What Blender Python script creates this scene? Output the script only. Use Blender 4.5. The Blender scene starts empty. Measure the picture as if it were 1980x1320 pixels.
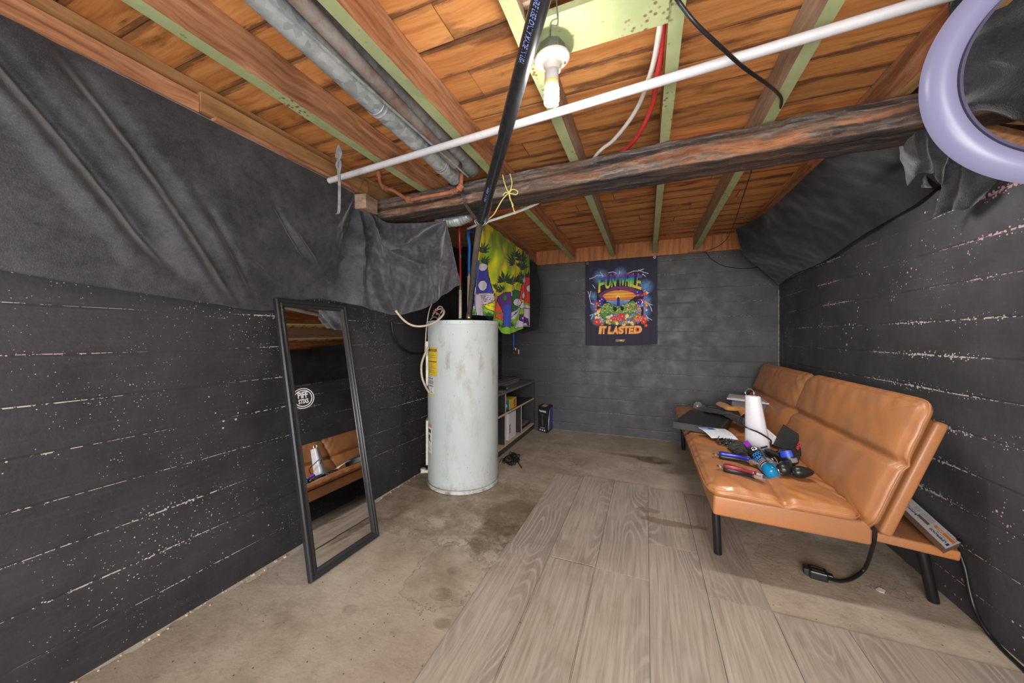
import bpy, bmesh, math, random
import numpy as np
from mathutils import Vector, Matrix, noise
random.seed(7)
C = bpy.context.scene.collection
S = 1.1                      # every length below is in eye-heights (the camera's height above the floor); S makes it metres
# ---------------------------------------------------------------- camera, world, lights, exposure
YAW = math.atan(260/660)
cam_d = bpy.data.cameras.new('camera'); cam = bpy.data.objects.new('camera', cam_d); C.objects.link(cam)
cam_d.sensor_width = 36; cam_d.lens = 12.0; cam_d.shift_y = -10/1980; cam_d.clip_start = 0.02
cam.location = (0, 0, S); cam.rotation_euler = (math.pi/2, 0, YAW)
sc = bpy.context.scene; sc.camera = cam
sc.view_settings.view_transform = 'Standard'; sc.view_settings.look = 'None'
sc.view_settings.gamma = 1; sc.view_settings.use_curve_mapping = False
sc.view_settings.exposure = -0.22
w = bpy.data.worlds.new('world'); sc.world = w; w.use_nodes = True
w.node_tree.nodes['Background'].inputs[0].default_value = (1.0, 0.97, 0.93, 1)
w.node_tree.nodes['Background'].inputs[1].default_value = 1.6      # the rest of the basement, open behind the camera
def area(name, loc, rot, sx, sy, e, col):
    d = bpy.data.lights.new(name, 'AREA'); d.shape = 'RECTANGLE'; d.size = sx; d.size_y = sy; d.energy = e; d.color = col
    o = bpy.data.objects.new(name, d); C.objects.link(o); o.location = loc; o.rotation_euler = rot; return o
area('fill_light', (-0.3, -6.0, 2.0), (math.radians(87), 0, 0), 5.0, 3.2, 640, (1, 0.99, 1.0))
area('fill_behind_beam', (0.42, 1.915, 1.972), (0, 0, 0), 0.6, 0.06, 19, (1, 0.98, 0.95))  # added fill hidden by the beam, no lamp there; brightens the far half
fl = bpy.data.lights.new('camera_flash', 'POINT'); fl.energy = 42; fl.shadow_soft_size = 0.28; fl.color = (1, 1.0, 1.0)
flo = bpy.data.objects.new('camera_flash', fl); C.objects.link(flo); flo.location = (-0.10, -0.12, 0.86)
BULB_E = 275.0
l2 = bpy.data.lights.new('rear_fill', 'POINT'); l2.energy = 92; l2.shadow_soft_size = 0.35; l2.color = (1, 0.98, 0.95)  # added soft fill behind the camera, no bulb known there
l2o = bpy.data.objects.new('rear_fill', l2); C.objects.link(l2o); l2o.location = (0.38, -0.40, 0.9)

# ---------------------------------------------------------------- helpers
FW = np.array([-math.sin(YAW), math.cos(YAW), 0]); RT = np.array([math.cos(YAW), math.sin(YAW), 0]); UP = np.array([0, 0, 1.])
def ray(u, v): return FW + RT*((u-990)/660) + UP*((650-v)/660)
def atz(u, v, z): r = ray(u, v); t = (z-1)/r[2]; return Vector((r[0]*t, r[1]*t, z))
def atx(u, v, x): r = ray(u, v); t = x/r[0]; return Vector((x, r[1]*t, 1+r[2]*t))
def aty(u, v, y): r = ray(u, v); t = y/r[1]; return Vector((r[0]*t, y, 1+r[2]*t))
def atd(u, v, d): r = ray(u, v); return Vector((r[0]*d, r[1]*d, 1+r[2]*d))
def lin(c):
    c = [x/255 for x in c[:3]]
    return tuple(x/12.92 if x <= .04045 else ((x+.055)/1.055)**2.4 for x in c)
def clamp(x, a=0., b=1.): return max(a, min(b, x))
def sm(a, b, x): t = clamp((x-a)/(b-a)); return t*t*(3-2*t)
def nz(x, y=0, z=0): return noise.noise(Vector((x, y, z)))

class MB:
    """collects geometry in eye-heights, world coordinates"""
    def __init__(s): s.v = []; s.f = []; s.m = []; s.col = None
    def add(s, vs, fs, m=0):
        k = len(s.v); s.v += [tuple(p) for p in vs]
        for f in fs: s.f.append(tuple(i+k for i in f)); s.m.append(m)
        return s
    def box(s, x0, x1, y0, y1, z0, z1, m=0, mb=None, mt=None):
        vs = [(x, y, z) for z in (z0, z1) for y in (y0, y1) for x in (x0, x1)]
        fs = [(0, 2, 3, 1), (4, 5, 7, 6), (0, 1, 5, 4), (2, 6, 7, 3), (0, 4, 6, 2), (1, 3, 7, 5)]
        k = len(s.v); s.v += vs
        for i, f in enumerate(fs):
            s.f.append(tuple(j+k for j in f)); s.m.append(mb if (i == 0 and mb is not None) else mt if (i == 1 and mt is not None) else m)
        return s
    def obox(s, c, ex, ey, ez, m=0):
        """box centred at c with half-axis vectors"""
        c, ex, ey, ez = Vector(c), Vector(ex), Vector(ey), Vector(ez)
        vs = [c+ex*a+ey*b+ez*d for d in (-1, 1) for b in (-1, 1) for a in (-1, 1)]
        return s.add(vs, [(0, 2, 3, 1), (4, 5, 7, 6), (0, 1, 5, 4), (2, 6, 7, 3), (0, 4, 6, 2), (1, 3, 7, 5)], m)
    def grid(s, fn, nu, nv, m=0, wrapu=False):
        k = len(s.v)
        for j in range(nv+1):
            for i in range(nu + (0 if wrapu else 1)): s.v.append(tuple(fn(i/nu, j/nv)))
        W = nu if wrapu else nu+1
        for j in range(nv):
            for i in range(nu):
                a = j*W+i; b = j*W+(i+1) % W if wrapu else j*W+i+1
                s.f.append((k+a, k+b, k+b+W, k+a+W)); s.m.append(m)
        return s
    def tube(s, pts, r, n=10, m=0, cap=True, closed=False, flat=None):
        pts = [Vector(p) for p in pts]; N = len(pts)
        rs = r if isinstance(r, (list, tuple)) else [r]*N
        up = None; k = len(s.v)
        for i, p in enumerate(pts):
            if closed: t = (pts[(i+1) % N]-pts[i-1])
            else: t = pts[min(i+1, N-1)]-pts[max(i-1, 0)]
            t.normalize()
            if up is None:
                up = Vector((0, 0, 1)) if abs(t.z) < .9 else Vector((1, 0, 0))
            a = (up-t*up.dot(t)).normalized(); b = t.cross(a); up = a
            for j in range(n):
                th = 2*math.pi*j/n
                s.v.append(tuple(p+(a*math.cos(th)*(flat or 1)+b*math.sin(th))*rs[i]))
        for i in range(N if closed else N-1):
            for j in range(n):
                i2 = (i+1) % N
                s.f.append((k+i*n+j, k+i*n+(j+1) % n, k+i2*n+(j+1) % n, k+i2*n+j)); s.m.append(m)
        if cap and not closed:
            s.f.append(tuple(k+j for j in range(n))[::-1]); s.m.append(m)
            s.f.append(tuple(k+(N-1)*n+j for j in range(n))); s.m.append(m)
        return s
    def lathe(s, prof, c, ax=(0, 0, 1), n=40, m=0, ms=None):
        """prof = [(radius, height)...] around the axis ax through c"""
        c = Vector(c); ax = Vector(ax).normalized()
        a = ax.orthogonal().normalized(); b = ax.cross(a); k = len(s.v)
        for (r, h) in prof:
            for j in range(n):
                th = 2*math.pi*j/n
                s.v.append(tuple(c+ax*h+(a*math.cos(th)+b*math.sin(th))*r))
        for i in range(len(prof)-1):
            for j in range(n):
                s.f.append((k+i*n+j, k+i*n+(j+1) % n, k+(i+1)*n+(j+1) % n, k+(i+1)*n+j)); s.m.append(ms[i] if ms else m)
        return s
    def prism(s, poly, z0, z1, m=0):
        n = len(poly)
        s.add([(x, y, z0) for x, y in poly]+[(x, y, z1) for x, y in poly],
              [tuple(range(n))[::-1], tuple(range(n, 2*n))]+[(i, (i+1) % n, n+(i+1) % n, n+i) for i in range(n)], m)
        return s
    def build(s, name, mats, parent=None, smooth=False, bevel=0, seg=2, sub=0, xf=None, angle=40):
        if not isinstance(mats, (list, tuple)): mats = [mats]
        me = bpy.data.meshes.new(name)
        o0 = Vector(parent['_o']) if parent is not None else Vector((0, 0, 0))
        vs = np.array(s.v, dtype=float)
        if xf is not None:
            X = np.array(xf); vs = vs@X[:3, :3].T+X[:3, 3]
        vs = (vs-np.array(o0))*S
        me.from_pydata(vs.tolist(), [], s.f)
        for mt in mats: me.materials.append(mt)
        me.polygons.foreach_set('material_index', s.m)
        if smooth:
            me.polygons.foreach_set('use_smooth', [True]*len(s.f))
        if s.col is not None:
            at = me.attributes.new('Col', 'FLOAT_COLOR', 'CORNER')
            lt = np.empty(len(me.loops)*1, dtype=np.int32)
            ls = np.zeros(len(me.polygons), dtype=np.int32); me.polygons.foreach_get('loop_total', ls)
            cc = np.repeat(np.array(s.col, dtype=np.float32), ls, axis=0)
            at.data.foreach_set('color', np.concatenate([cc, np.ones((len(cc), 1), np.float32)], 1).ravel())
        me.update()
        o = bpy.data.objects.new(name, me); C.objects.link(o)
        if parent is not None:
            o.parent = parent
        if smooth and angle < 180:
            try:
                md = None
                me.set_sharp_from_angle(angle=math.radians(angle))
            except Exception: pass
        if bevel:
            b = o.modifiers.new('bevel', 'BEVEL'); b.width = bevel*S; b.segments = seg; b.limit_method = 'ANGLE'; b.angle_limit = math.radians(35)
        if sub:
            b = o.modifiers.new('sub', 'SUBSURF'); b.levels = b.render_levels = sub
        o['_o'] = tuple(o0)
        return o
def thing(name, label, cat, loc=(0, 0, 0), group=None):
    o = bpy.data.objects.new(name, None); C.objects.link(o); o.empty_display_size = .05
    o.location = Vector(loc)*S; o['label'] = label; o['category'] = cat; o['_o'] = tuple(loc)
    if group: o['group'] = group
    return o
def tag(o, label, cat, group=None, kind=None):
    o['label'] = label; o['category'] = cat
    if group: o['group'] = group
    if kind: o['kind'] = kind
    return o
def struct(o): o['kind'] = 'structure'; return o
def crm(pts, n=6, closed=False):
    """Catmull-Rom through points"""
    P = [Vector(p) for p in pts]; N = len(P); out = []
    rng = range(N if closed else N-1)
    for i in rng:
        if closed: a, b, c, d = P[i-1], P[i], P[(i+1) % N], P[(i+2) % N]
        else: a, b, c, d = P[max(i-1, 0)], P[i], P[i+1], P[min(i+2, N-1)]
        for k in range(n):
            t = k/n
            out.append(.5*((2*b)+(c-a)*t+(2*a-5*b+4*c-d)*t*t+(3*b-a-3*c+d)*t**3))
    if not closed: out.append(P[-1])
    return out
def cr1(P, t):
    """Catmull-Rom value of the list P at t in 0..1"""
    N = len(P)-1; x = clamp(t)*N; i = min(int(x), N-1); f = x-i
    a, b, c, d = P[max(i-1, 0)], P[i], P[i+1], P[min(i+2, N)]
    return .5*((2*b)+(c-a)*f+(2*a-5*b+4*c-d)*f*f+(3*b-a-3*c+d)*f**3)
def patch(rows):
    """bicubic surface through rows of points; fn(u,v) u across, v down"""
    rows = [[Vector(p) for p in r] for r in rows]
    def fn(u, v): return cr1([cr1(r, u) for r in rows], v)
    return fn

# ---------------------------------------------------------------- text and printing
def text_tris(txt, bold=0, shear=0):
    cu = bpy.data.curves.new('t', 'FONT'); cu.body = txt; cu.size = 1; cu.offset = bold; cu.shear = shear; cu.resolution_u = 3
    ob = bpy.data.objects.new('t', cu); C.objects.link(ob)
    dg = bpy.context.evaluated_depsgraph_get(); dg.update()
    me = bpy.data.meshes.new_from_object(ob.evaluated_get(dg)); me.calc_loop_triangles()
    V = [(v.co.x, v.co.y) for v in me.vertices]; T = [[V[i] for i in t.vertices] for t in me.loop_triangles]
    bpy.data.objects.remove(ob); bpy.data.curves.remove(cu); bpy.data.meshes.remove(me)
    xs = [p[0] for t in T for p in t]; ys = [p[1] for t in T for p in t]
    x0, x1, y0, y1 = min(xs), max(xs), min(ys), max(ys)
    return [[((p[0]-x0)/(x1-x0), (p[1]-y0)/(y1-y0)) for p in t] for t in T]      # in the unit square
def text_mesh(mb, txt, o, ex, ey, bold=0, m=0, shear=0, off=(0, 0, 0)):
    """flat lettering filling the parallelogram o, o+ex, o+ey"""
    o, ex, ey = Vector(o)+Vector(off), Vector(ex), Vector(ey)
    for t in text_tris(txt, bold, shear):
        mb.add([o+ex*a+ey*b for a, b in t], [(0, 1, 2)], m)
class Canvas:
    def __init__(s, w, h, bg): s.w, s.h = w, h; s.a = np.zeros((h, w, 3), np.float32); s.a[:] = lin(bg); s.Y, s.X = np.mgrid[0:h, 0:w]; s.X = (s.X+.5)/w; s.Y = (s.Y+.5)/h
    # coordinates 0..1, y downward
    def _put(s, m, c, sl=None):
        c = np.array(lin(c), np.float32)
        if sl is None: s.a[m] = c
        else: s.a[sl][m] = c
    def poly(s, P, c):
        xs = [p[0] for p in P]; ys = [p[1] for p in P]
        i0, i1 = max(0, int(min(xs)*s.w)-1), min(s.w, int(max(xs)*s.w)+2); j0, j1 = max(0, int(min(ys)*s.h)-1), min(s.h, int(max(ys)*s.h)+2)
        if i1 <= i0 or j1 <= j0: return
        sl = (slice(j0, j1), slice(i0, i1)); X, Y = s.X[sl], s.Y[sl]; ins = np.zeros(X.shape, bool); n = len(P)
        for k in range(n):
            (x1, y1), (x2, y2) = P[k], P[(k+1) % n]
            if y1 == y2: continue
            cond = ((y1 > Y) != (y2 > Y)) & (X < (x2-x1)*(Y-y1)/(y2-y1)+x1); ins ^= cond
        if callable(c):
            col = c(X, Y); s.a[sl][ins] = col[ins]
        else: s._put(ins, c, sl)
    def ell(s, cx, cy, rx, ry, c, rot=0):
        dx, dy = s.X-cx, s.Y-cy; ca, sa = math.cos(rot), math.sin(rot)
        s._put(((dx*ca+dy*sa)/rx)**2+((-dx*sa+dy*ca)/ry)**2 < 1, c)
    def line(s, P, w, c):
        for (x1, y1), (x2, y2) in zip(P[:-1], P[1:]):
            dx, dy = x2-x1, y2-y1; L = dx*dx+dy*dy+1e-12
            t = np.clip(((s.X-x1)*dx+(s.Y-y1)*dy)/L, 0, 1)
            s._put((s.X-x1-t*dx)**2+((s.Y-y1-t*dy)*s.h/s.w)**2 < (w/2)**2, c)
    def text(s, txt, x0, y0, x1, y1, c, bold=0, rot=0, warp=None):
        for t in text_tris(txt, bold):
            P = []
            for a, b in t:
                if rot == 180: a, b = 1-a, 1-b
                if rot == 90: a, b = b, 1-a
                x, y = x0+(x1-x0)*a, y1-(y1-y0)*b
                if warp: x, y = warp(x, y)
                P.append((x, y))
            s.poly(P, c)
    def at(s, x, y):
        i = int(clamp(x, 0, .9999)*s.w); j = int(clamp(y, 0, .9999)*s.h); return s.a[j, i]
def printed(mb, cv, fn, nu=None, nv=None, m=0):
    """grid fn(u,v) (v downward) whose faces carry the canvas colours"""
    nu = nu or cv.w; nv = nv or cv.h
    if mb.col is None: mb.col = [(1, 1, 1)]*len(mb.f)
    mb.grid(fn, nu, nv, m)
    for j in range(nv):
        for i in range(nu): mb.col.append(tuple(cv.at((i+.5)/nu, (j+.5)/nv)))
    return mb
# ---------------------------------------------------------------- materials
class NT:
    def __init__(s, name, rough=.6, metal=0., coat=0., sheen=0., spec=.5, obj=True):
        s.m = bpy.data.materials.new(name); s.m.use_nodes = True; s.t = s.m.node_tree; s.n = s.t.nodes; s.b = s.n['Principled BSDF']
        s.b.inputs['Roughness'].default_value = rough; s.b.inputs['Metallic'].default_value = metal
        s.b.inputs['Coat Weight'].default_value = coat; s.b.inputs['Sheen Weight'].default_value = sheen
        s.b.inputs['Specular IOR Level'].default_value = spec
        s.tc = s.n.new('ShaderNodeTexCoord').outputs['Object']
    def link(s, a, b): s.t.links.new(a, b)
    def mapv(s, sc=(1, 1, 1), loc=(0, 0, 0), rot=(0, 0, 0), src=None):
        n = s.n.new('ShaderNodeMapping'); n.inputs['Scale'].default_value = sc; n.inputs['Location'].default_value = loc; n.inputs['Rotation'].default_value = rot
        s.link(src or s.tc, n.inputs[0]); return n.outputs[0]
    def noise(s, scale, detail=4, rough=.55, v=None, dist=0, col=False):
        n = s.n.new('ShaderNodeTexNoise'); n.inputs['Scale'].default_value = scale; n.inputs['Detail'].default_value = detail
        n.inputs['Roughness'].default_value = rough; n.inputs['Distortion'].default_value = dist; s.link(v or s.tc, n.inputs['Vector'])
        return n.outputs['Color' if col else 'Fac']
    def voro(s, scale, v=None, feat='F1', rnd=1.):
        n = s.n.new('ShaderNodeTexVoronoi'); n.feature = feat; n.inputs['Scale'].default_value = scale; n.inputs['Randomness'].default_value = rnd
        s.link(v or s.tc, n.inputs['Vector']); return n.outputs
    def ramp(s, f, stops, interp='LINEAR'):
        n = s.n.new('ShaderNodeValToRGB'); e = n.color_ramp.elements; n.color_ramp.interpolation = interp
        while len(e) < len(stops): e.new(.5)
        for el, (p, c) in zip(e, stops):
            el.position = p
            if isinstance(c, (int, float)): c = (c, c, c)
            elif max(c) > 1: c = lin(c)
            el.color = (*c, 1)
        s.link(f, n.inputs[0]); return n.outputs[0]
    def math(s, op, a, b=None, c=None, cl=False):
        n = s.n.new('ShaderNodeMath'); n.operation = op; n.use_clamp = cl
        for i, x in enumerate((a, b, c)):
            if x is None: continue
            if isinstance(x, (int, float)): n.inputs[i].default_value = x
            else: s.link(x, n.inputs[i])
        return n.outputs[0]
    def mix(s, f, a, b, mode='MIX'):
        n = s.n.new('ShaderNodeMix'); n.data_type = 'RGBA'; n.blend_type = mode
        for i, x in ((0, f), (6, a), (7, b)):
            if isinstance(x, (int, float)): n.inputs[i].default_value = x
            elif isinstance(x, tuple): n.inputs[i].default_value = (*(lin(x) if max(x) > 1 else x), 1)
            else: s.link(x, n.inputs[i])
        return n.outputs[2]
    def sep(s, v=None):
        n = s.n.new('ShaderNodeSeparateXYZ'); s.link(v or s.tc, n.inputs[0]); return n.outputs
    def attr(s, name):
        n = s.n.new('ShaderNodeAttribute'); n.attribute_name = name; return n.outputs['Color']
    def base(s, c):
        if isinstance(c, tuple): s.b.inputs['Base Color'].default_value = (*(lin(c) if max(c) > 1 else c), 1)
        else: s.link(c, s.b.inputs['Base Color'])
        return s
    def rough(s, f): s.link(f, s.b.inputs['Roughness']); return s
    def bump(s, h, st=.3, d=.01):
        n = s.n.new('ShaderNodeBump'); n.inputs['Strength'].default_value = st; n.inputs['Distance'].default_value = d; s.link(h, n.inputs['Height'])
        s.link(n.outputs[0], s.b.inputs['Normal']); return s
def plain(name, col, rough=.5, metal=0., nscale=40, var=.12, bump=0., **k):
    t = NT(name, rough, metal, **k); c = lin(col)
    f = t.noise(nscale, 3)
    t.base(t.ramp(f, [(.3, tuple(x*(1-var) for x in c)), (.7, tuple(min(1, x*(1+var)) for x in c))]))
    if bump: t.bump(f, bump, .003)
    return t.m
def emis(name, col, st, base=(1, 1, 1)):
    t = NT(name, .35); t.base(tuple(base)); t.b.inputs['Emission Color'].default_value = (*col, 1); t.b.inputs['Emission Strength'].default_value = st; return t.m

def wall_mat(name, hor, c_lo, c_hi, chips=1.0, pink=0., off=0., lines=1.):
    """dark painted board-formed concrete; hor = index of the horizontal axis"""
    t = NT(name, .62, spec=.45); p = t.sep()
    h, z = p[hor], p[2]
    wob = t.noise(1.3, 3)
    zz = t.math('ADD', t.math('ADD', z, off), t.math('MULTIPLY', wob, .022))
    cell = .151
    fr = t.math('FRACT', t.math('DIVIDE', zz, cell))
    dl = t.math('MULTIPLY', t.math('ABSOLUTE', t.math('SUBTRACT', fr, .5)), cell)       # .0755 at the joint
    joint = t.math('SUBTRACT', cell/2, dl)                                                # distance to the nearest joint
    row = t.math('FLOOR', t.math('DIVIDE', zz, cell))
    c = t.mix(t.ramp(t.noise(2.2, 5), [(.3, 0), (.7, 1)]), c_lo, c_hi)
    # every lift of concrete a little different
    wn = t.n.new('ShaderNodeTexWhiteNoise'); wn.noise_dimensions = '1D'; t.link(row, wn.inputs['W'])
    c = t.mix(t.math('MULTIPLY', wn.outputs[0], .12), c, (30, 29, 32))
    # grain streaks along the boards
    st = t.noise(6, 4, v=t.mapv((1, 1, 14) if hor else (1, 1, 14)))
    c = t.mix(t.ramp(st, [(.5, 0), (.8, .12)]), c, (92, 90, 94))
    groove = t.math('MULTIPLY', t.ramp(joint, [(0, 1), (.002, 1), (.006, 0)]), t.ramp(t.noise(2.1, 3, v=t.mapv((1, 1, 3), (6, 6, 6))), [(.38, .12), (.62, 1)]))
    c = t.mix(t.math('MULTIPLY', groove, .30), c, (26, 25, 28))
    # chips: fine specks everywhere, in drifts
    vo = t.voro(120); v1 = vo[0]; dens = t.noise(2.0, 4, .6)
    s1 = t.math('LESS_THAN', v1, t.math('MULTIPLY', t.math('MULTIPLY', t.ramp(dens, [(.40, .02), (.72, .34)]), chips), t.math('POWER', t.sep(vo[1])[0], 2.)))
    v2 = t.voro(27, t.mapv((1, 1, 1), (3.1, 1.7, .4)))[0]; dens2 = t.noise(3.5, 2, v=t.mapv((1, 1, 1), (5, 2, 9)))
    s2 = t.math('LESS_THAN', v2, t.math('MULTIPLY', t.ramp(dens2, [(.5, .0), (.85, .16)]), chips))
    # chipped joints
    rown = t.noise(1.7, 3, v=t.mapv((1, 1, 1), (8, 3, 2)))
    lw = t.math('MULTIPLY', t.ramp(rown, [(.46, 0), (.66, 1)]), lines)
    frag = t.noise(55, 3, rough=.7)
    s3 = t.math('MULTIPLY', t.math('LESS_THAN', joint, t.math('MULTIPLY', lw, .0034)), t.math('GREATER_THAN', frag, .5))
    drift = t.math('MULTIPLY', t.math('LESS_THAN', t.voro(70, t.mapv((1, 1, 1), (1, 1, 7)))[0], t.math('MULTIPLY', t.ramp(joint, [(0, .34), (.035, 0)]), lw)), 1)
    sp = t.math('MAXIMUM', t.math('MAXIMUM', s1, s2), t.math('MAXIMUM', s3, drift))
    pk = t.ramp(t.noise(2.0, 2, v=t.mapv((1, 1, 1), (2, 7, 4))), [(.5-.25*pink, 0), (.62-.2*pink, 1)])
    chipc = t.mix(t.math('MULTIPLY', pk, .75 if pink else .25), (196, 190, 180), (196, 140, 156))
    c = t.mix(t.math('MULTIPLY', sp, .85), c, chipc)
    t.base(c)
    hgt = t.math('ADD', t.math('SUBTRACT', t.math('MULTIPLY', t.noise(18, 6, .6), .5), t.math('MULTIPLY', groove, .5)), t.math('MULTIPLY', sp, -.4))
    t.bump(hgt, .55, .008); t.rough(t.ramp(t.noise(9, 4), [(.3, .45), (.7, .7)]))
    return t.m
M = {}
M['wall_left'] = wall_mat('painted_concrete_left', 1, (42, 40, 44), (60, 58, 63), 1.1, .08, 0, .75)
M['wall_back'] = wall_mat('painted_concrete_back', 0, (58, 58, 61), (76, 76, 79), .8, 0, .05, .5)
M['wall_right'] = wall_mat('painted_concrete_right', 1, (54, 53, 56), (78, 76, 80), 1.9, .3, .03, 1.5)

def wood(name, c1, c2, c3, axis=1, gs=1., rough=.72, stain=.5, grey=0.):
    t = NT(name, rough, spec=.3)
    sc_ = [34*gs, 34*gs, 34*gs]; sc_[axis] = 1.6*gs
    warp = t.noise(2.2, 3, col=True)
    va = t.n.new('ShaderNodeVectorMath'); va.operation = 'MULTIPLY_ADD'; t.link(warp, va.inputs[0]); va.inputs[1].default_value = (.10, .10, .10); t.link(t.tc, va.inputs[2])
    g = t.noise(1, 5, .6, v=t.mapv(tuple(sc_), src=va.outputs[0]))
    c = t.ramp(g, [(.3, c1), (.52, c2), (.75, c3)])
    bl = t.noise(1.6, 4, v=t.mapv((1, .8, 1), (2.3, .7, 1)))
    c = t.mix(t.ramp(bl, [(.5, 0), (.78, stain)]), c, tuple(x*.36 for x in c1))
    if grey: c = t.mix(t.ramp(t.noise(2.7, 4, v=t.mapv((1, 1, 1), (4, 4, 4))), [(.35, grey), (.65, grey*.4)]), c, (150, 132, 116))
    t.base(c); t.bump(g, .35, .004); return t
M['joist'] = wood('joist_wood', (138, 88, 58), (184, 130, 94), (212, 164, 126), gs=1.5, stain=.65).m
M['joist_dark'] = wood('joist_wood_dark', (126, 84, 54), (172, 120, 82), (198, 148, 106)).m
M['joist_tan'] = wood('joist_wood_tan', (136, 98, 60), (170, 128, 84), (188, 146, 100)).m
M['joist_grey'] = wood('joist_wood_grey', (130, 104, 82), (178, 148, 124), (202, 176, 152), gs=1.4, grey=.5).m
M['rim'] = wood('rim_wood', (140, 86, 50), (176, 116, 72), (190, 132, 90), axis=2).m
def greenpaint():
    t = NT('peeling_green_paint', .6, spec=.4)
    g = t.noise(3.5, 6, .65); f = t.voro(60)[0]
    c = t.ramp(t.noise(7, 4), [(.3, (148, 158, 112)), (.7, (172, 180, 134))])
    pe = t.math('MULTIPLY', t.ramp(g, [(.56, 0), (.60, 1)]), t.ramp(f, [(.2, 1), (.42, 0)]))
    c = t.mix(pe, c, (118, 92, 62)); c = t.mix(t.ramp(t.noise(40, 3), [(.68, 0), (.76, .7)]), c, (96, 84, 60))
    t.base(c); t.bump(t.noise(30, 4), .3, .003); return t.m
M['green'] = greenpaint()
def subfloor():
    t = NT('subfloor_boards', .7, spec=.3)
    at = t.attr('Col'); r = t.sep(at)
    sh = t.n.new('ShaderNodeCombineXYZ'); t.link(t.math('MULTIPLY', r[0], 9.), sh.inputs[0]); t.link(t.math('MULTIPLY', r[1], 7.), sh.inputs[1])
    va = t.n.new('ShaderNodeVectorMath'); va.operation = 'ADD'; t.link(sh.outputs[0], va.inputs[0]); t.link(t.tc, va.inputs[1]); src = va.outputs[0]
    wv = t.n.new('ShaderNodeVectorMath'); wv.operation = 'MULTIPLY_ADD'; t.link(t.noise(2.5, 3, v=src, col=True), wv.inputs[0]); wv.inputs[1].default_value = (.08, .08, .08); t.link(src, wv.inputs[2])
    g = t.noise(1, 6, .62, v=t.mapv((1.6, 40, 40), src=wv.outputs[0]))
    c = t.ramp(g, [(.28, (168, 108, 60)), (.5, (206, 140, 80)), (.74, (222, 164, 104))])
    ed = t.math('ADD', r[2], t.math('MULTIPLY', t.math('SUBTRACT', t.noise(1, 5, .7, v=t.mapv((6, 22, 22), src=src)), .5), 1.9))
    c = t.mix(t.math('MULTIPLY', t.ramp(ed, [(.55, 0), (.85, .82)]), t.ramp(t.noise(1.7, 2, v=t.mapv((1, 1, 1), (9, 1, 3), src=src)), [(.35, .25), (.6, 1)])), c, (74, 52, 48))
    c = t.mix(t.math('MULTIPLY', r[1], .35), c, (150, 92, 48))
    # resin and water darkening streaks along the boards
    d = t.noise(1, 5, .6, v=t.mapv((1.9, 9, 9), (3, 1, 0), src=src))
    c = t.mix(t.ramp(d, [(.56, 0), (.66, .75)]), c, (72, 44, 32))
    d2 = t.noise(4.2, 5, .7, v=t.mapv((1, 1, 1), (6, 1, 0), src=src))
    c = t.mix(t.ramp(d2, [(.6, 0), (.72, .55)]), c, (70, 50, 42))
    # mildew-blue blots
    c = t.mix(t.ramp(t.noise(2.6, 4, v=t.mapv((1, 1, 1), (11, 3, 0))), [(.68, 0), (.78, .6)]), c, (66, 66, 68))
    t.base(c); t.bump(t.math('ADD', g, d), .4, .004); return t.m
M['subfloor'] = subfloor()
def beammat():
    t = NT('charred_beam_wood', .8, spec=.25)
    wv = t.n.new('ShaderNodeVectorMath'); wv.operation = 'MULTIPLY_ADD'; t.link(t.noise(3.5, 4, col=True), wv.inputs[0]); wv.inputs[1].default_value = (.09, .09, .09); t.link(t.tc, wv.inputs[2])
    g = t.noise(1, 6, .65, v=t.mapv((2.4, 46, 46), src=wv.outputs[0]))
    c = t.ramp(g, [(.32, (40, 36, 36)), (.5, (96, 86, 81)), (.72, (160, 146, 138))])
    # orange raw wood where it split: mostly along the lower front arris, to the right
    p = t.sep()
    raw = t.noise(1, 5, .6, v=t.mapv((1.8, 12, 16), (.4, 0, .2), src=wv.outputs[0]))
    zb = t.ramp(p[2], [(1.83/4, 0), (1.868/4, 1), (1.900/4, 1), (1.925/4, 0)])
    zz = t.math('DIVIDE', p[2], 4.); zb = t.ramp(zz, [(.460, 0), (.468, 1), (.474, 1), (.484, 0)])
    xb = t.ramp(t.math('ADD', t.math('DIVIDE', p[0], 4.), .5), [(.40, .3), (.56, .75), (.64, 1.), (.75, 1)])
    mk = t.math('MULTIPLY', t.math('MULTIPLY', t.ramp(raw, [(.44, 0), (.54, 1)]), zb), xb)
    rawc = t.ramp(g, [(.3, (160, 92, 48)), (.7, (214, 144, 90))])
    c = t.mix(t.math('MULTIPLY', mk, .95), c, rawc)
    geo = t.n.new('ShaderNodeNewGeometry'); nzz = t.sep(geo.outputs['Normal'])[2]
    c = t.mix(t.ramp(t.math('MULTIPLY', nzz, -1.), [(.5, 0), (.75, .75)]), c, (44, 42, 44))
    br = t.ramp(t.noise(2.3, 4, v=t.mapv((1, 1, 1), (7, 7, 7))), [(.48, 0), (.66, .5)])
    c = t.mix(br, c, (112, 82, 64))
    dust = t.ramp(t.noise(60, 4), [(.6, 0), (.75, .35)]); c = t.mix(dust, c, (150, 140, 130))
    t.base(c); t.bump(t.math('ADD', g, t.math('MULTIPLY', raw, .6)), 1., .016); return t.m
M['beam'] = beammat()

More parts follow.
